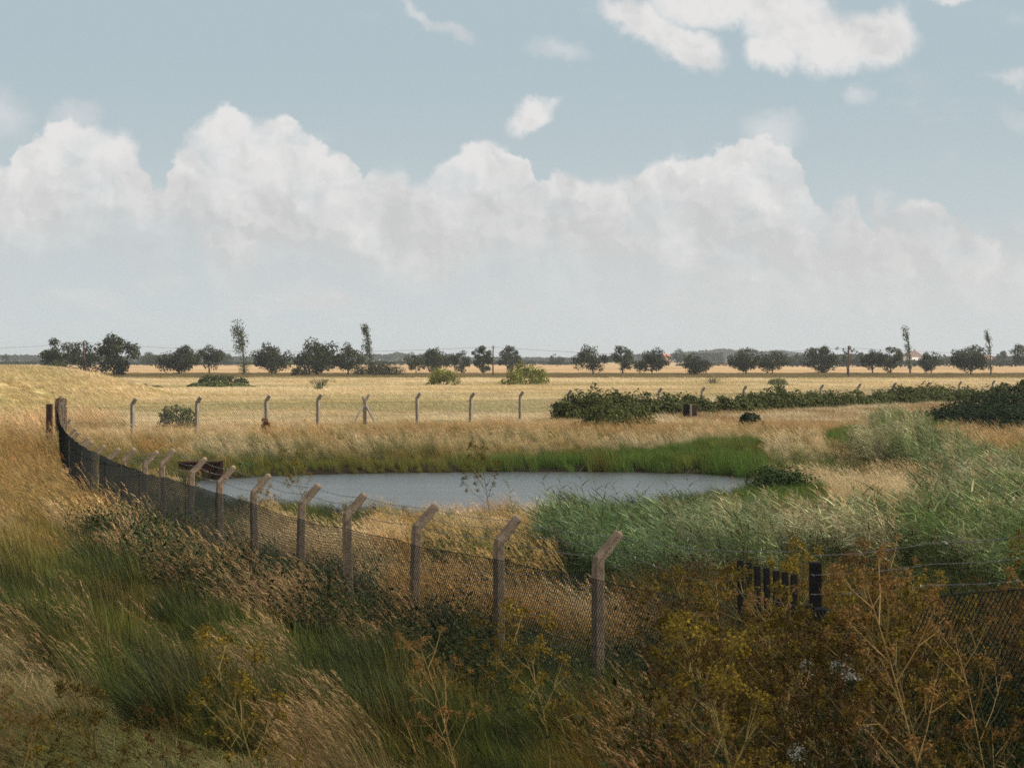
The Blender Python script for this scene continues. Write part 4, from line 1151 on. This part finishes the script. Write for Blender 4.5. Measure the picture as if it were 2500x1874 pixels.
def stems_for(P, rad, hgt, R):
    mb = MB()
    for p, r, h in zip(P, rad, hgt):
        for k in range(3):
            a = R.uniform(0, 6.28)
            tube(mb, [(p[0], p[1], p[2] - 0.2), (p[0] + math.cos(a) * r * 0.4, p[1] + math.sin(a) * r * 0.4, p[2] + h * 0.6), (p[0] + math.cos(a) * r * 0.8, p[1] + math.sin(a) * r * 0.8, p[2] + h * 0.4)],
                 [0.02, 0.015, 0.008], 4, cap=False)
    return mb
BRAM = (0.060, 0.070, 0.018)
def bramble(name, label, cat, humps, n, leaf, col, seed, dens_y=None):
    """humps: (x, foot y, half width, top y) with the depth from the foot"""
    R = R_(seed); P = []; rad = []; hg = []
    for (x, Y, hw, yt) in humps:
        X = px(x, Y); g = T1(X, Y)
        P.append((X, Y, g)); rad.append(hw * Y / F); hg.append(max(0.3, pz(yt, Y) - g))
    P = np.array(P); rad = np.array(rad); hg = np.array(hg)
    if len(P) > 3:                          # more, uneven humps between the given ones
        m = 7 * len(P); u = np.sort(R.uniform(0, len(P) - 1, m)); i0 = np.arange(len(P))
        jit = lambda a, s: np.interp(u, i0, a) * (1 + s * R.normal(size=m))
        Q = np.stack([np.interp(u, i0, P[:, 0]) + R.normal(size=m) * 0.3, np.interp(u, i0, P[:, 1]) + R.normal(size=m) * 0.6, np.interp(u, i0, P[:, 2])], 1)
        P, rad, hg = np.concatenate([P, Q]), np.concatenate([rad, jit(rad, 0.25)]), np.concatenate([hg, jit(hg, 0.16) * 0.93])
    o = P.mean(0); mb = MB()
    mound_leaves(mb, R, P - o, rad, hg, n, leaf, col)
    tag(obj(name, mb, M_LEAF, None, tuple(o)), label, cat)
H1 = [(1215, 140, 30, 864), (1255, 141, 34, 851), (1300, 143, 36, 846), (1345, 145, 38, 844), (1395, 147, 38, 845), (1440, 150, 34, 847), (1480, 152, 34, 852), (1520, 154, 30, 857)]
bramble('bramble_hedge', 'dark bramble thicket over the far fence, its near rounded end', 'hedge', H1, 26000, 0.17, BRAM, 301)
H2 = [(1570, 158, 30, 856), (1610, 161, 34, 850), (1655, 164, 36, 843), (1700, 167, 36, 843), (1750, 170, 36, 848), (1800, 174, 36, 848), (1850, 178, 36, 845), (1900, 182, 36, 843),
      (1945, 186, 38, 835), (1990, 190, 38, 833), (2030, 194, 34, 835), (2075, 198, 30, 842), (2120, 202, 28, 842)]
bramble('bramble_hedge', 'long dark bramble hedge hiding the far fence towards the right', 'hedge', H2, 42000, 0.19, BRAM, 302)
bramble('bramble_bush', 'dark bramble mound in front of the thicket above the rushes', 'bush', [(1290, 121, 40, 880), (1335, 121, 52, 868), (1375, 121, 40, 882), (1330, 117, 60, 890)], 12000, 0.15, BRAM, 303)
bramble('shrub', 'largest dark green shrub mass at the right edge behind the reeds', 'bush', [(2060, 124, 64, 880), (2110, 128, 74, 856), (2170, 130, 84, 845), (2240, 130, 84, 850), (2150, 120, 86, 885), (2230, 116, 96, 880), (2000, 132, 44, 884), (2190, 112, 80, 905)], 40000, 0.14, (0.018, 0.03, 0.011), 304)
bramble('shrub', 'small round dark shrub in the brown grass right of the timber panel', 'bush', [(1627, 122, 27, 890), (1612, 119, 20, 893)], 2600, 0.15, (0.02, 0.032, 0.013), 305)
bramble('shrub', 'dark green shrub at the right end of the pond under pale grass', 'bush', [(1690, 76, 44, 1003), (1650, 77, 30, 1008), (1720, 76, 24, 1012), (1705, 77, 30, 996), (1660, 76, 20, 1018)], 6000, 0.085, (0.036, 0.058, 0.016), 306)
bramble('shrub', 'feathery green shrub behind the second post of the far fence', 'bush', [(385, 118, 34, 866), (365, 118, 26, 874), (405, 118, 22, 880)], 1700, 0.16, (0.075, 0.085, 0.026), 307)
bramble('shrub', 'low green bramble patch in the meadow, wide and flat topped', 'bush', [(430, 300, 30, 827), (470, 300, 40, 824), (515, 300, 40, 829)], 3200, 0.34, (0.09, 0.11, 0.035), 308)
bramble('shrub', 'dark arching bramble just behind the wide flat bramble patch', 'bush', [(450, 330, 26, 812), (485, 330, 36, 808), (520, 330, 20, 818)], 1800, 0.34, (0.05, 0.062, 0.022), 309)
bramble('shrub', 'low green weed clump in the meadow foot of the grassy mound', 'bush', [(310, 290, 18, 830), (335, 290, 24, 833)], 1100, 0.3, (0.07, 0.085, 0.03), 310)
bramble('shrub', 'low scrub between the mound and the left telegraph pole', 'bush', [(165, 415, 20, 812), (182, 410, 12, 806), (205, 420, 16, 814)], 900, 0.4, (0.11, 0.11, 0.045), 311)
bramble('shrub', 'rusty leaved shrub at the foot of the third far fence post', 'bush', [(574, 113, 11, 892)], 420, 0.10, (0.16, 0.085, 0.035), 312)
bramble('shrub', 'dark bushy shrub top right, beyond the far end of the hedge', 'bush', [(2180, 205, 40, 826), (2220, 205, 40, 818), (2150, 205, 26, 840)], 3200, 0.3, BRAM, 313)
bramble('shrub', 'small green creeper hanging on the bank edge beside the sluice', 'bush', [(520, 89.5, 24, 1004), (540, 89.8, 18, 1010)], 800, 0.09, (0.05, 0.09, 0.03), 314)

# ------------------------------------------------------------------ telegraph poles and wires
poles = []
for (x, yt, yb, lb) in ((181, 737, 813, 'reddish telegraph pole in front of the left trees'), (1065, 746, 814, 'thin telegraph pole in the middle of the meadow edge'),
                        (1833, 748, 816, 'telegraph pole standing against the see through tree')):
    Y = 19500.0 / (yb - 775); X = px(x, Y); h = pz(yt, Y)
    t = thing('telegraph_pole', lb, 'pole', (X, Y, 0), 'telegraph poles along the meadow edge')
    mb = MB(); tube(mb, [(0, 0, -0.5), (0, 0, h * 0.5), (0.03, 0, h)], [0.17, 0.15, 0.11] if x > 300 else [0.24, 0.21, 0.17], 8); obj('pole_shaft', mb, M_POLE, t)
    mb = MB(); box(mb, (0, -0.16, h - 0.55), (0.9, 0.08, 0.08)); obj('cross_arm', mb, M_POLE, t)
    for s in (-0.45, 0.45):
        mb = MB(); tube(mb, [(s, -0.16, h - 0.45), (s, -0.16, h - 0.28)], [0.045, 0.03], 6); obj('insulator', mb, M_WHITE, t)
    poles.append((X, Y, h - 0.3))
def wires():
    t = thing('overhead_wires', 'two pale overhead wires sagging between the telegraph poles', 'wire', (0, 0, 0))
    ext = [(-150, 480, 7.6)] + poles + [(150, 500, 7.0)]
    for s in (-0.45, 0.45):
        mb = MB()
        for a, b in zip(ext[:-1], ext[1:]):
            a = np.array(a) + (s, -0.16, 0); b = np.array(b) + (s, -0.16, 0); T = np.linspace(0, 1, 20)
            P = a[None] * (1 - T[:, None]) + b[None] * T[:, None]; P[:, 2] -= 1.6 * np.sin(math.pi * T)
            segs(mb, P[:-1], P[1:], 0.015)
        obj('wire', mb, M_BARB, t)
wires()

# ------------------------------------------------------------------ far hedges, woods and houses
def far_band(name, label, Y0, x0, x1, topfun, n, leaf, col, seed, depth=30.0, kind='stuff', cat='hedge'):
    R = R_(seed); x = R.uniform(x0, x1, n); Y = Y0 + R.uniform(0, depth, n)
    X = px(x, Y); h = np.maximum(0.6, EYE - (topfun(x) - 775) * Y / F)
    lump = fbm(X / 9, X * 0 + seed, seed, 4)
    z = h * (0.72 + 0.5 * lump) * np.sqrt(R.uniform(0, 1, n))
    nr = R.normal(size=(n, 3)) + (0, -0.5, 0.6)
    c = np.asarray(col) * np.clip(1 + 0.25 * R.normal(size=(n, 1)), 0.4, 2) * (0.75 + 0.5 * fbm(X / 25, X * 0 + 3, seed + 5))[:, None]
    mb = MB(); leafquads(mb, np.stack([X, Y, z], 1), nr, leaf * R.uniform(0.6, 1.4, n), c, R, 0.8)
    o = obj(name, mb, M_LEAF); tag(o, label, cat)
    if kind: o['kind'] = kind
    return o
C_ = lambda v: (lambda x: np.full(np.shape(x), float(v)))
I_ = lambda *p: (lambda x: np.interp(x, [a for a, b in p], [b for a, b in p]))
HG = (0.045, 0.055, 0.024)
far_band('far_hedgerow', 'dark hedgerow along the far side of the left stubble field', 1450, -150, 900, I_((-150, 782), (200, 781), (420, 783), (700, 781), (900, 780)), 6000, 1.5, HG, 401, 12)
far_band('far_hedgerow', 'dark hedgerow along the far side of the middle stubble field', 1500, 880, 1240, I_((880, 775), (960, 779), (1100, 779), (1240, 783)), 2600, 1.5, HG, 402, 12)
far_band('far_hedgerow', 'dark hedgerow with scrub below the white house', 1150, 1690, 2400, I_((1690, 779), (1800, 778), (1900, 780), (2050, 776), (2400, 780)), 6000, 1.3, HG, 403, 12)
far_band('far_hedgerow', 'short broken hedge in the stubble under the distant poplar row', 1300, 1460, 1700, I_((1460, 787), (1560, 783), (1700, 782)), 1200, 1.2, (0.06, 0.05, 0.025), 404, 10)
far_band('far_wood', 'low hazy wood on the left horizon beyond the fields', 2600, -200, 1000, I_((-200, 770), (0, 768), (120, 771), (300, 770), (480, 768), (520, 772), (640, 771), (760, 768), (860, 763), (940, 768), (1000, 772)), 9000, 3.6, HG, 405, 120, cat='wood')
far_band('far_wood', 'low hazy wood on the middle horizon right of the larger willow', 2600, 1000, 1480, I_((1000, 772), (1100, 771), (1180, 774), (1300, 773), (1350, 767), (1440, 766), (1480, 764)), 4500, 3.4, HG, 406, 120, cat='wood')
far_band('far_wood', 'pale hazy wooded rise behind the distant poplar row', 3400, 1470, 1760, I_((1470, 762), (1560, 757), (1620, 757), (1690, 758), (1730, 764), (1760, 772)), 6000, 4.4, HG, 407, 160, cat='wood')
far_band('far_wood', 'hazy line of trees on the right horizon beyond the white house', 1700, 1690, 2420, I_((1690, 770), (1750, 765), (1840, 766), (1870, 764), (1930, 766), (1990, 772), (2060, 771), (2150, 772), (2300, 768), (2420, 770)), 6500, 2.3, HG, 408, 60, cat='wood')
FT = [
 ('distant_tree', 300, 352, 761, 788, 1300, 'round', 1.3, 'hazy rounded tree far behind, left of the close pair'),
 ('distant_tree', 478, 505, 763, 787, 1350, 'round', 1.3, 'hazy small tree far behind the foot of the bushiest poplar'),
 ('distant_tree', 1187, 1219, 765, 789, 1200, 'round', 1.15, 'smooth dome shaped distant tree alone on the stubble edge'),
 ('distant_tree', 1453, 1485, 756, 785, 1500, 'round', 1.2, 'square topped block of grey green trees left of the poplar row'),
 ('distant_tree', 1571, 1590, 766, 788, 1100, 'round', 1.0, 'dark shrubby tree half behind the single trunk tree'),
 ('distant_tree', 1716, 1732, 761, 786, 1150, 'gappy', 1.0, 'small wispy tree standing up between two broad trees'),
 ('distant_tree', 1700, 1722, 771, 788, 1100, 'round', 1.0, 'low dark tree just left of the small wispy tree'),
 ('distant_tree', 1848, 1872, 762, 786, 1150, 'round', 1.0, 'dark rounded tree right behind the see through tree'),
 ('distant_tree', 1936, 1954, 756, 790, 1000, 'round', 0.95, 'narrow dark tree behind the thin poplar stem'),
 ('distant_tree', 2153, 2177, 757, 781, 1300, 'round', 1.15, 'hazy round tree alone right of the rightmost poplar'),
 ('distant_tree', 2035, 2048, 766, 780, 1900, 'round', 1.4, 'tiny pale tree right of the white house'),
 ('distant_tree', 4, 22, 763, 780, 1800, 'gappy', 1.4, 'tiny hazy tree above the grassy mound at far left'),
]
for i, (nm, x0, x1, yt, yb, Y, st, cf, lb) in enumerate(FT):
    X = px((x0 + x1) / 2, Y); h = pz(yt, Y); w_ = (x1 - x0) * Y / F
    tr, cr = build_tree(500 + i, h, w_, st, np.array(DKG) * cf)
    t = thing(nm, lb, 'tree', (X, Y, 0)); obj('trunk', tr, M_BARK, t); obj('crown', cr, M_LEAF, t)
R = R_(5)
tr, cr = build_tree(560, 22.0, 4.6, 'poplar', np.array(DKG) * 1.8)
base = thing('distant_poplar', 'pale slim poplar in the evenly planted distant row', 'tree', (0, 0, 0), 'poplars of the distant row')
obj('trunk', tr, M_BARK, base); obj('crown', cr, M_LEAF, base)
for k in range(17):
    x = 1506 + k * 3.6; Y = 2100; loc = (px(x, Y), Y, 0)
    s = (R.uniform(0.8, 1.15), 1, pz(761 + R.uniform(-1, 2), Y) / 22.0)
    if k == 0: base.location = loc; base.scale = s
    else: dup(base, loc, R.uniform(0, 0.3), s)

def house(label, x0, x1, yt, ye, yb, Y, wall, roof, gable=False, chim=True):
    X = px((x0 + x1) / 2, Y); w_ = (x1 - x0) * Y / F; he = pz(ye, Y); hr = pz(yt, Y); d = 9.0
    t = thing('house', label, 'house', (X, Y, 0)); t.rotation_euler = (0, 0, 0.55)
    mb = MB(); box(mb, (0, d / 2, 0), (w_, d, he)); wl = obj('wall', mb, wall, t)
    e = 0.4; L, Dp = w_ / 2 + e, d + e
    if gable:
        V_ = [(-L, -e, he), (-L, Dp, he), (0, -e, hr), (0, Dp, hr), (L, -e, he), (L, Dp, he)]
        q = [[0, 2, 3, 1], [2, 4, 5, 3]]; t3 = [[0, 4, 2], [1, 3, 5]]
    else:
        V_ = [(-L, -e, he), (L, -e, he), (-L * 0.62, d / 2, hr), (L * 0.62, d / 2, hr), (-L, Dp, he), (L, Dp, he)]
        q = [[0, 1, 3, 2], [2, 3, 5, 4]]; t3 = [[0, 2, 4], [1, 5, 3]]
    mb = MB(); mb.add(V_, q, t3); rf = obj('roof', mb, roof, t)
    if chim:
        mb = MB(); box(mb, (w_ * 0.22, d / 2, hr - 0.9), (0.9, 0.9, 1.9)); obj('chimney', mb, M_BRICK, rf)
    for sx in (-0.27, 0.27):
        mb = MB(); box(mb, (sx * w_, -0.04, he * 0.42), (w_ * 0.16, 0.1, he * 0.28)); obj('window', mb, M_PANE, t)
    mb = MB(); box(mb, (0, -0.04, 0), (1.1, 0.1, 2.1)); obj('door', mb, M_PANE, t)
house('white rendered house with a dark hipped roof half hidden by trees', 1966, 1998, 758, 769, 781, 1300, M_WHITE, M_ROOF)
house('orange red roofed farmhouse on the horizon left of the square tree block', 1434, 1450, 763, 769, 783, 2000, M_BRICK, M_RROOF, False, False)
house('long low brown roofed barn on the right horizon behind the rightmost poplar', 2100, 2150, 765, 769, 781, 1650, M_BRICK, M_ROOF, False, False)

# ------------------------------------------------------------------ umbellifers (fennel and hogweed)
def umbellifer(seed, H=1.5, stemc=(0.30, 0.16, 0.05), headc=(0.22, 0.15, 0.03), leafc=(0.085, 0.085, 0.02), nb=12, head=0.055, dense=1.0, lean=0.25, white=False, sub=2):
    R = R_(seed); st, hd, lf = MB(), MB(), MB()
    ph = R.uniform(0, 6.28)
    def axis(t): return np.array((-lean * H * t ** 1.8 + 0.02 * math.sin(ph + 5 * t), 0.03 * math.sin(2 * ph + 4 * t), H * (t - 0.05 * t ** 3)))
    T = np.linspace(0, 1, 9)
    tube(st, [axis(t) for t in T], 0.0065 * (1 - 0.65 * T), 5, stemc)
    tips = [(axis(1.0), np.array((-0.25, 0, 1.0)), 1.15)]
    for k in range(nb):
        t = 0.28 + 0.68 * (k + R.uniform()) / nb; a = k * 2.4 + ph; L = H * R.uniform(0.16, 0.34) * (1.25 - 0.6 * t)
        s = axis(t); d = np.array((math.cos(a) * 0.62 - 0.22, math.sin(a) * 0.62, 0.75)); d /= np.linalg.norm(d)
        m = s + d * L * 0.5 + (0, 0, -0.01); e = s + d * L * (1, 1, 0.92) + np.array((-0.05 * L, 0, 0.06 * L))
        tube(st, [s, m, e], [0.0038, 0.003, 0.002], 4, stemc, cap=False); tips.append((e, d, 1.0))
        for q in range(sub):
            d2 = d + R.normal(size=3) * 0.5; d2 /= np.linalg.norm(d2); s2 = s + d * L * R.uniform(0.4, 0.75); e2 = s2 + d2 * L * R.uniform(0.3, 0.5)
            tube(st, [s2, e2], [0.0025, 0.0016], 3, stemc, cap=False); tips.append((e2, d2, 0.75))
    for (p, d, k) in tips:
        n = int((17 if white else 15) * dense)
        r = R.normal(size=(n, 3)) * 0.55 + d / np.linalg.norm(d) * 0.9; r /= np.linalg.norm(r, axis=1, keepdims=True)
        ln = head * k * R.uniform(0.75, 1.15, n); E = p + r * ln[:, None]
        segs(hd, np.repeat(p[None], n, 0), E, 0.0009, np.asarray(stemc) * 1.1)
        m = 4; kk = np.repeat(np.arange(n), m)
        pos = E[kk] + R.normal(size=(n * m, 3)) * 0.008
        c = np.clip(np.asarray(headc) * (1 + 0.3 * R.normal(size=(n * m, 1))), 0.01, 0.85)
        leafquads(hd, pos, r[kk] + R.normal(size=(n * m, 3)) * 0.5, (0.010 if white else 0.015) * R.uniform(0.6, 1.4, n * m), c, R, 0.9)
    for k in range(int(13 * dense)):
        t = R.uniform(0.04, 0.85); s = axis(t); a = R.uniform(0, 6.28); L = H * 0.13 * R.uniform(0.6, 1.4)
        n = 30; u = R.uniform(0.2, 1.0, n)
        b = s[None] + np.stack([np.cos(a) * L * u, np.sin(a) * L * u, L * 0.5 * u - 0.3 * L * u ** 2], 1)
        aa = a + R.choice((-1, 1), n) * R.uniform(0.4, 1.1, n); l2 = L * 0.5 * (1.15 - u)
        c = np.clip(np.asarray(leafc) * (1 + 0.3 * R.normal(size=(n, 1))), 0.006, 0.5)
        blades(lf, b, R.uniform(-0.02, 0.05, n), np.full(n, 0.0036), np.stack([np.cos(aa) * l2, np.sin(aa) * l2], 1), aa + 1.57, c, 1.1, 3, tipw=0.5)
    return st, hd, lf
def plant(name, label, loc, parts, group=None, rz=0.0, sc=1.0):
    t = thing(name, label, 'plant', loc, group); t.rotation_euler = (0, 0, rz); t.scale = (sc, sc, sc)
    for nm, mb in zip(('stem', 'flower_heads', 'foliage'), parts): obj(nm, mb, M_STALK if nm == 'stem' else M_LEAF, t)
    return t
RSTEM, RHEAD, RLEAF = (0.28, 0.18, 0.065), (0.17, 0.092, 0.026), (0.050, 0.046, 0.012)
YSTEM, YHEAD, YLEAF = (0.24, 0.18, 0.06), (0.20, 0.14, 0.018), (0.035, 0.058, 0.014)
def sh_(c, k): return tuple(np.array(c) * k)
protoR = [umbellifer(600 + s, 1.5 + 0.1 * s, sh_(RSTEM, k), sh_(RHEAD, k), sh_(RLEAF, k * 0.7), 12, 0.06, 0.75, 0.22) for s, k in enumerate((0.6, 1.0, 1.5))]
protoY = [umbellifer(620 + s, 1.3 + 0.12 * s, sh_(YSTEM, k), sh_(YHEAD, k), sh_(YLEAF, k * 0.8), 12, 0.062, 1.0, 0.2) for s, k in enumerate((1.2, 0.55, 0.9))]
def ground_at(x, Y): X = px(x, Y); return (X, Y, T1(X, Y) - 0.03)
# plants one can point at: layout x of the foot, distance, height, prototype, label
SOLO = [
 (560, 16.0, 'Y', 1.28, 'tallest yellow brown fennel rising from the flattened grass, bottom left'),
 (250, 15.2, 'Y', 1.02, 'twin stemmed dry fennel left of the tallest yellow brown one'),
 (430, 15.0, 'R', 0.95, 'slim rusty fennel between the twin stemmed one and the tallest one'),
 (70, 12.2, 'R', 0.98, 'bushy rust coloured fennel in the bottom left corner'),
 (140, 12.8, 'Y', 0.85, 'yellowish fennel overlapping the rusty one in the bottom left corner'),
 (1000, 17.5, 'R', 1.05, 'single thin brown stalk before the fence, bottom middle'),
 (1190, 19.5, 'Y', 1.30, 'wide yellow fennel sprawling in front of the nearest concrete post'),
 (1105, 21.5, 'Y', 1.05, 'smaller yellow fennel between the two nearest concrete posts'),
 (660, 60.0, 'Y', 1.35, 'yellow fennel behind the fifth fence post, against the water'),
 (585, 57.0, 'Y', 1.0, 'pale yellow weed against the water left of the fennel by the fence'),
 (1062, 59.0, 'Y', 1.62, 'lone yellow fennel on the near pond bank against the water'),
]
nR = nY = 0
for (x, Y, ty, sc, lb) in SOLO:
    if ty == 'R': pr, k = protoR[nR % 3], nR % 3; nR += 1
    else: pr, k = protoY[nY % 3], nY % 3; nY += 1
    key = (ty, k)
    if key in MATS:
        dup(MATS[key], ground_at(x, Y), 0.0, sc / (1.5 if ty == 'R' else 1.3) * 1.25, lb, 'fennel plants standing apart')
    else:
        MATS[key] = plant('fennel_plant', lb, ground_at(x, Y), pr, 'fennel plants standing apart', 0.0, sc / (1.5 if ty == 'R' else 1.3) * 1.25)
def thicket():
    R = R_(77); n = 0; lbl = 'rust brown dry umbellifer in the dense thicket at lower right'
    lby = 'yellow olive fennel in the dense thicket at lower right'
    tries = 0
    while n < 125 and tries < 9000:
        tries += 1
        Y = R.uniform(14.5, 31); X = R.uniform(1.2, 0.2212 * 1.2 * Y + 0.6); x = 1106 + F * X / Y
        if x < 1430 - (Y < 20) * 60 or (Y > 25.5 and x < 1560): continue
        if Y > 27 and R.uniform() < 0.6: continue
        if float(fbm(np.array([X / 0.75]), np.array([Y / 1.3]), 131)[0]) < 0.515: continue
        ty = 'R' if R.uniform() < (0.62 if Y > 20 else 0.48) else 'Y'; k = int(R.integers(0, 3))
        top = np.interp(x, [1430, 1600, 1720, 1900, 2100, 2300], [1330, 1170, 1100, 1150, 1240, 1200]) + R.uniform(0, 300) ** 1.0 * 0.7
        if 1560 < x < 1900 and Y < 23.4: top = max(top, 1275 + 130 * R.uniform())
        z = T1(X, Y); H = (pz(top, Y) - z) / (1.6 if ty == 'R' else 1.4)
        H = float(np.clip(H, 0.45, 1.38))
        dup(MATS[(ty, k)], (X, Y, z - 0.03), R.normal() * 0.6, H, lbl if ty == 'R' else lby, 'rusty umbellifers of the lower right thicket' if ty == 'R' else 'yellow fennels of the lower right thicket')
        n += 1
thicket()
hog = umbellifer(650, 0.95, (0.10, 0.13, 0.05), (0.62, 0.6, 0.5), (0.03, 0.05, 0.018), 3, 0.045, 1.7, 0.08, True, 0)
hp = plant('hogweed_plant', 'white flowered umbellifer with the biggest flat heads, lower right', ground_at(1870, 16.2), hog, 'white flowered umbellifers', 0.0, 1.62)
for (x, Y, sc, lb) in ((1822, 17.4, 1.6, 'white flowered umbellifer just left of the one with the biggest heads'), (1905, 18.0, 1.62, 'white flowered umbellifer behind and right of the biggest headed one')):
    dup(hp, ground_at(x, Y), 0.7, sc, lb)
# tall reeds that stand clear of the bed against the water
rd = []
for s in range(3):
    R = R_(700 + s); st, lf = MB(), MB(); H = 1.5
    tube(st, [(0, 0, -0.1), (-0.06, 0, 0.7), (-0.2, 0, H)], [0.006, 0.005, 0.003], 5, (0.12, 0.13, 0.05))
    n = 8; t = np.linspace(0.3, 1, n); b = np.stack([-0.2 * t ** 2, 0 * t, H * t], 1); a = R.choice((0.0, 2.6), n) + R.normal(size=n) * 0.5
    L = R.uniform(0.2, 0.38, n)
    blades(lf, b, R.uniform(0.12, 0.3, n), np.full(n, 0.03), np.stack([-np.cos(a) * L, np.sin(a) * L], 1), R.normal(size=n) * 0.4, np.broadcast_to(np.array((0.075, 0.11, 0.04)), (n, 3)), 1.2, 5)
    rd.append((st, lf))
firsts = []
R = R_(71)
for k, (x, Y) in enumerate(((1112, 58), (1190, 55), (1225, 54), (1300, 54), (1322, 53), (1340, 55), (1390, 54), (1455, 55), (1500, 56), (1560, 56), (1270, 55), (1610, 57))):
    loc = ground_at(x, Y); sc = R.uniform(0.8, 1.05)
    lb = 'lone dark reed on the bank beside the yellow fennel' if k == 0 else 'single reed standing clear of the bed against the water'
    if k < 3:
        t = thing('reed', lb, 'reed', loc, None if k == 0 else 'single reeds against the water'); t.scale = (sc,) * 3
        obj('stem', rd[k][0], M_STALK, t); obj('leaves', rd[k][1], M_LEAF, t); firsts.append(t)
    else:
        dup(firsts[1 + k % 2], loc, R.normal() * 0.4, sc)

# ------------------------------------------------------------------ unseen thin cloud, added overhead to dim the sun on the near bank
def cloud():
    R = R_(17); nu, nv = 40, 20
    u = np.linspace(0, 2 * math.pi, nu, endpoint=False); v = np.linspace(0, math.pi, nv)
    Vv, Uu = np.meshgrid(v, u, indexing='ij')
    d = np.stack([np.cos(Uu) * np.sin(Vv), np.sin(Uu) * np.sin(Vv), np.cos(Vv)], -1)
    k = 0.86 + 0.30 * fbm(d[..., 0] * 2.3 + d[..., 2] + 5, d[..., 1] * 2.3 - d[..., 2] + 9, 151, 3)
    P = d * k[..., None] * (130, 44, 26)
    i = np.arange(nu * nv).reshape(nv, nu); j = np.roll(i, -1, 1)
    q = np.stack([i[:-1], i[1:], j[1:], j[:-1]], -1).reshape(-1, 4)
    mb = MB(); mb.add(P.reshape(-1, 3), q)
    m = bpy.data.materials.new('added_cloud_volume'); m.use_nodes = True; t = NT(m.node_tree); t.N.clear()
    sc = t.new('ShaderNodeVolumePrincipled'); sc.inputs['Density'].default_value = 0.0145; sc.inputs['Color'].default_value = (1, 1, 1, 1); sc.inputs['Anisotropy'].default_value = 0.6
    o = t.new('ShaderNodeOutputMaterial'); t.L.new(sc.outputs[0], o.inputs['Volume'])
    h = 430.0
    c = obj('cloud', mb, m, None, tuple(np.array((sdir.x, sdir.y, 0)) * h / sdir.z + np.array((6, -5, h)))); c['kind'] = 'structure'
cloud()

# ------------------------------------------------------------------ air
def air():
    mb = MB()
    x, y0, y1, z0, z1 = 3600, -300, 6800, -3.0, 27.0
    V_ = [(-x, y0, z0), (x, y0, z0), (x, y1, z0), (-x, y1, z0), (-x, y0, z1), (x, y0, z1), (x, y1, z1), (-x, y1, z1)]
    mb.add(V_, [[0, 3, 2, 1], [4, 5, 6, 7], [0, 1, 5, 4], [1, 2, 6, 5], [2, 3, 7, 6], [3, 0, 4, 7]])
    m = bpy.data.materials.new('pale_air'); m.use_nodes = True; t = NT(m.node_tree); t.N.clear()
    v = t.new('ShaderNodeVolumePrincipled'); v.inputs['Density'].default_value = 1.2e-4; v.inputs['Color'].default_value = (0.93, 0.96, 1.0, 1); v.inputs['Anisotropy'].default_value = 0.25
    o = t.new('ShaderNodeOutputMaterial'); t.L.new(v.outputs[0], o.inputs['Volume'])
    h = obj('haze', mb, m); h['kind'] = 'stuff'
air()
